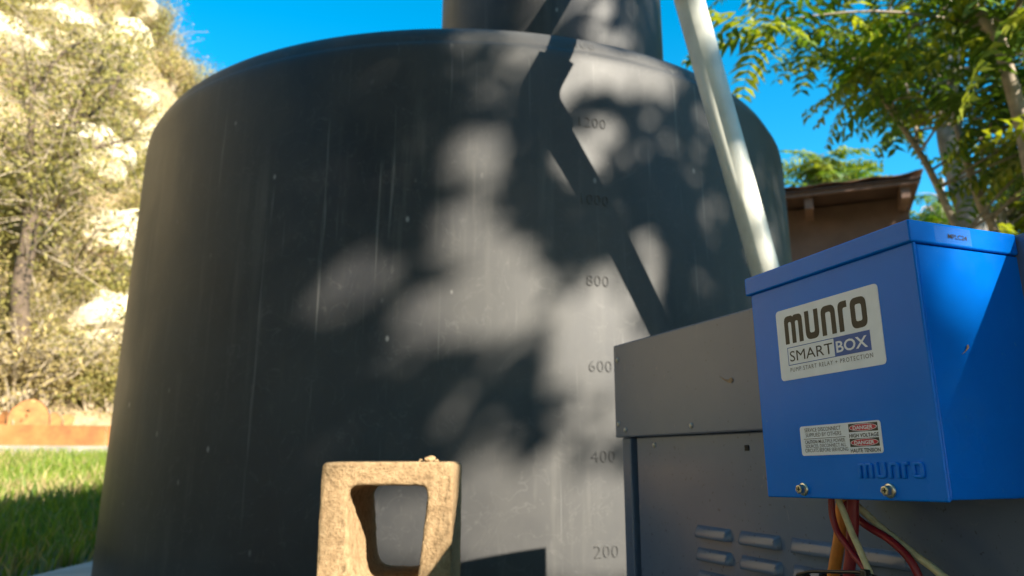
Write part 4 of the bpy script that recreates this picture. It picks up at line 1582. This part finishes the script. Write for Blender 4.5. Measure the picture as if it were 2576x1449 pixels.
KINDS = []
for (sd, nl, stn, hh, sp_, ls, ai, lm, bk, lab, cat_) in (
        (1, 3800, 12, 1.5, 1.0, .034, .17, 'scrub_g', 'twig', 'olive green shrub growing on the rocky hillside', 'shrub'),
        (2, 3400, 14, 1.9, 1.1, .032, .20, 'scrub_g', 'bark_dark', 'tall loose olive shrub with dark stems on the hillside', 'shrub'),
        (3, 2400, 18, 1.1, 0.9, .034, .16, 'scrub_y', 'twig', 'dry yellow brush clump on the hillside', 'brush'),
        (4, 900, 28, 1.3, 1.0, .030, .14, 'scrub_y', 'twig', 'bare twiggy grey brush on the hillside', 'brush')):
    st_, fo_ = scrub_meshes(sd, nl, stn, hh, sp_, ls, ai)
    st_.materials.append(M[bk])
    fo_.materials.append(M[lm])
    KINDS.append((st_, fo_, lab, cat_))


def scrub(kind, loc, rz, sc_):
    st_, fo_, lab, cat_ = KINDS[kind]
    root = empty('hillside_' + cat_ if kind < 4 else 'green_bush', loc, lab, cat_, 'scrub on the hillside' if kind < 4 else 'bushes beyond the shed')
    root.rotation_euler = (0, 0, rz)
    root.scale = (sc_, sc_, sc_)
    for nm, me_ in (('trunk', st_), ('crown', fo_)):
        o_ = bpy.data.objects.new(nm, me_)
        COL.objects.link(o_)
        o_.parent = root


rs = random.Random(5)
for q in range(175):
    a0 = -46 + 35 * rs.random()
    r0 = 11.2 + 18.0 * rs.random() ** 1.1
    k = rs.choices((0, 1, 2, 3), (3, 3, 3, 2.2))[0]
    scrub(k, pt_az(a0, r0, -.05), rs.uniform(0, 6.28), rs.uniform(.6, 1.15) * (.7 if r0 < 11.5 else 1.0))
for q in range(14):                        # pale brush along the ridge
    scrub(3 if q % 3 else 2, pt_az(-28 + 12 * q / 13 + rs.uniform(-.5, .5), 26.5 + rs.uniform(-1, 1), -.05), rs.uniform(0, 6.28), rs.uniform(.7, 1.1))

for q in range(26):                        # brush at the foot of the slope
    scrub((2, 0, 3, 2, 1)[q % 5], pt_az(-37 + 15 * q / 25 + rs.uniform(-.6, .6), 10.5 + rs.uniform(0, 1.3), -.05), rs.uniform(0, 6.28), rs.uniform(.32, .62))
for (a0, r0, k, s0) in ((-32.8, 10.25, 3, .8), (-31.4, 10.35, 2, .75), (-30.2, 10.6, 3, .8), (-28.6, 10.5, 0, .6), (-34.2, 10.3, 2, .8)):
    scrub(k, pt_az(a0, r0, -.05), a0, s0)

st_, fo_ = scrub_meshes(9, 4200, 16, 2.0, 1.3, .055, .24)
st_.materials.append(M['bark_grey'])
fo_.materials.append(M['leaf_y'])
KINDS.append((st_, fo_, 'round green bush on the flat ground beyond the shed and slim trees', 'bush'))
for q in range(22):
    scrub(4, pt_az(13 + 45 * q / 21 + rs.uniform(-1, 1), 14 + rs.uniform(0, 7), -.05), rs.uniform(0, 6.28), rs.uniform(1.0, 1.7))

# arching dark-trunked tree at the foot of the hill
z1 = lambda x, y: (x * .4409, y * .4409)
D1 = 11.0
P_ = lambda L_, d=D1: [at(*z1(*p), d) for p in L_]
base = pt_az(-32.2, 10.6)
limbs = [([base, at(50, 760, 10.7), at(70, 620, 10.9)] + P_([(175, 1230), (160, 1100), (200, 1000), (280, 900), (330, 780), (440, 690), (560, 600), (640, 500), (690, 380)]), .11, .035),
         (P_([(330, 780), (420, 640), (480, 500), (560, 400), (620, 310)]), .055, .02),
         (P_([(175, 1230), (250, 1270), (320, 1180), (430, 1090)]), .05, .02),
         (P_([(160, 1100), (180, 700), (190, 520), (330, 330), (460, 230)]), .05, .02),
         (P_([(280, 900), (420, 880), (560, 840), (700, 800)]), .04, .015),
         (P_([(200, 1000), (60, 860), (-60, 700)]), .04, .015)]
root = empty('mesquite_tree', base, 'arching dark-trunked tree with sparse olive leaves before the hillside', 'tree')
allp = []
for q, (pts_, r0, r1) in enumerate(limbs):
    pa = catmull(pts_, 5)
    allp += pa[8 if q == 0 else 0:]
    V2, F2 = tube_geo([p - base for p in pa], list(np.linspace(r0, r1, len(pa))), 9)
    link('trunk' if q == 0 else 'branch', mesh_py('trunk', V2, F2, True), M['bark_dark'], root)
geo, ends = [], []
rs = random.Random(31)
for q in range(260):
    p = rs.choice(allp) - base
    tp_ = p + Vector((rs.gauss(0, .45), rs.gauss(0, .45), rs.gauss(.10, .40)))
    geo.append(tube_geo([p, (p + tp_) * .5 + Vector((0, 0, .06)), tp_], [.012, .008, .004], 4))
    ends += [(p + tp_) * .5, tp_, tp_]
V2, F2 = merge(geo)
link('twigs', mesh_py('twigs', V2, F2, True), M['twig'], root)
E_ = np.array([tuple(e) for e in ends])
nl = 9000
P = E_[rng.integers(0, len(E_), nl)] + rng.normal(size=(nl, 3)) * .13
d_ = rng.normal(size=(nl, 3))
d_ /= np.linalg.norm(d_, axis=1)[:, None]
e_ = np.cross(d_, rng.normal(size=(nl, 3)))
e_ /= np.linalg.norm(e_, axis=1)[:, None]
sz = .030 * (.6 + .8 * rng.random(nl))[:, None]
V3 = np.stack([P - d_ * sz, P + e_ * sz * .4, P + d_ * sz, P - e_ * sz * .4], 1).reshape(-1, 3)
link('crown', mesh_np('crown', V3, np.arange(4 * nl).reshape(-1, 4)), M['scrub_g'], root, kind='stuff')

# thin overhead wire behind the white pipe
wa, wb = at(1490, -390, 13.0), SHM @ Vector((1.9, 0.10, ez + 0.028))
tube('overhead_wire', [wa, (wa + wb) * .5 - Vector((0, 0, .05)), wb], 0.006, M['blackplastic'], None, 6,
     label='thin dark overhead wire crossing the sky behind the white pipe', cat='wire')
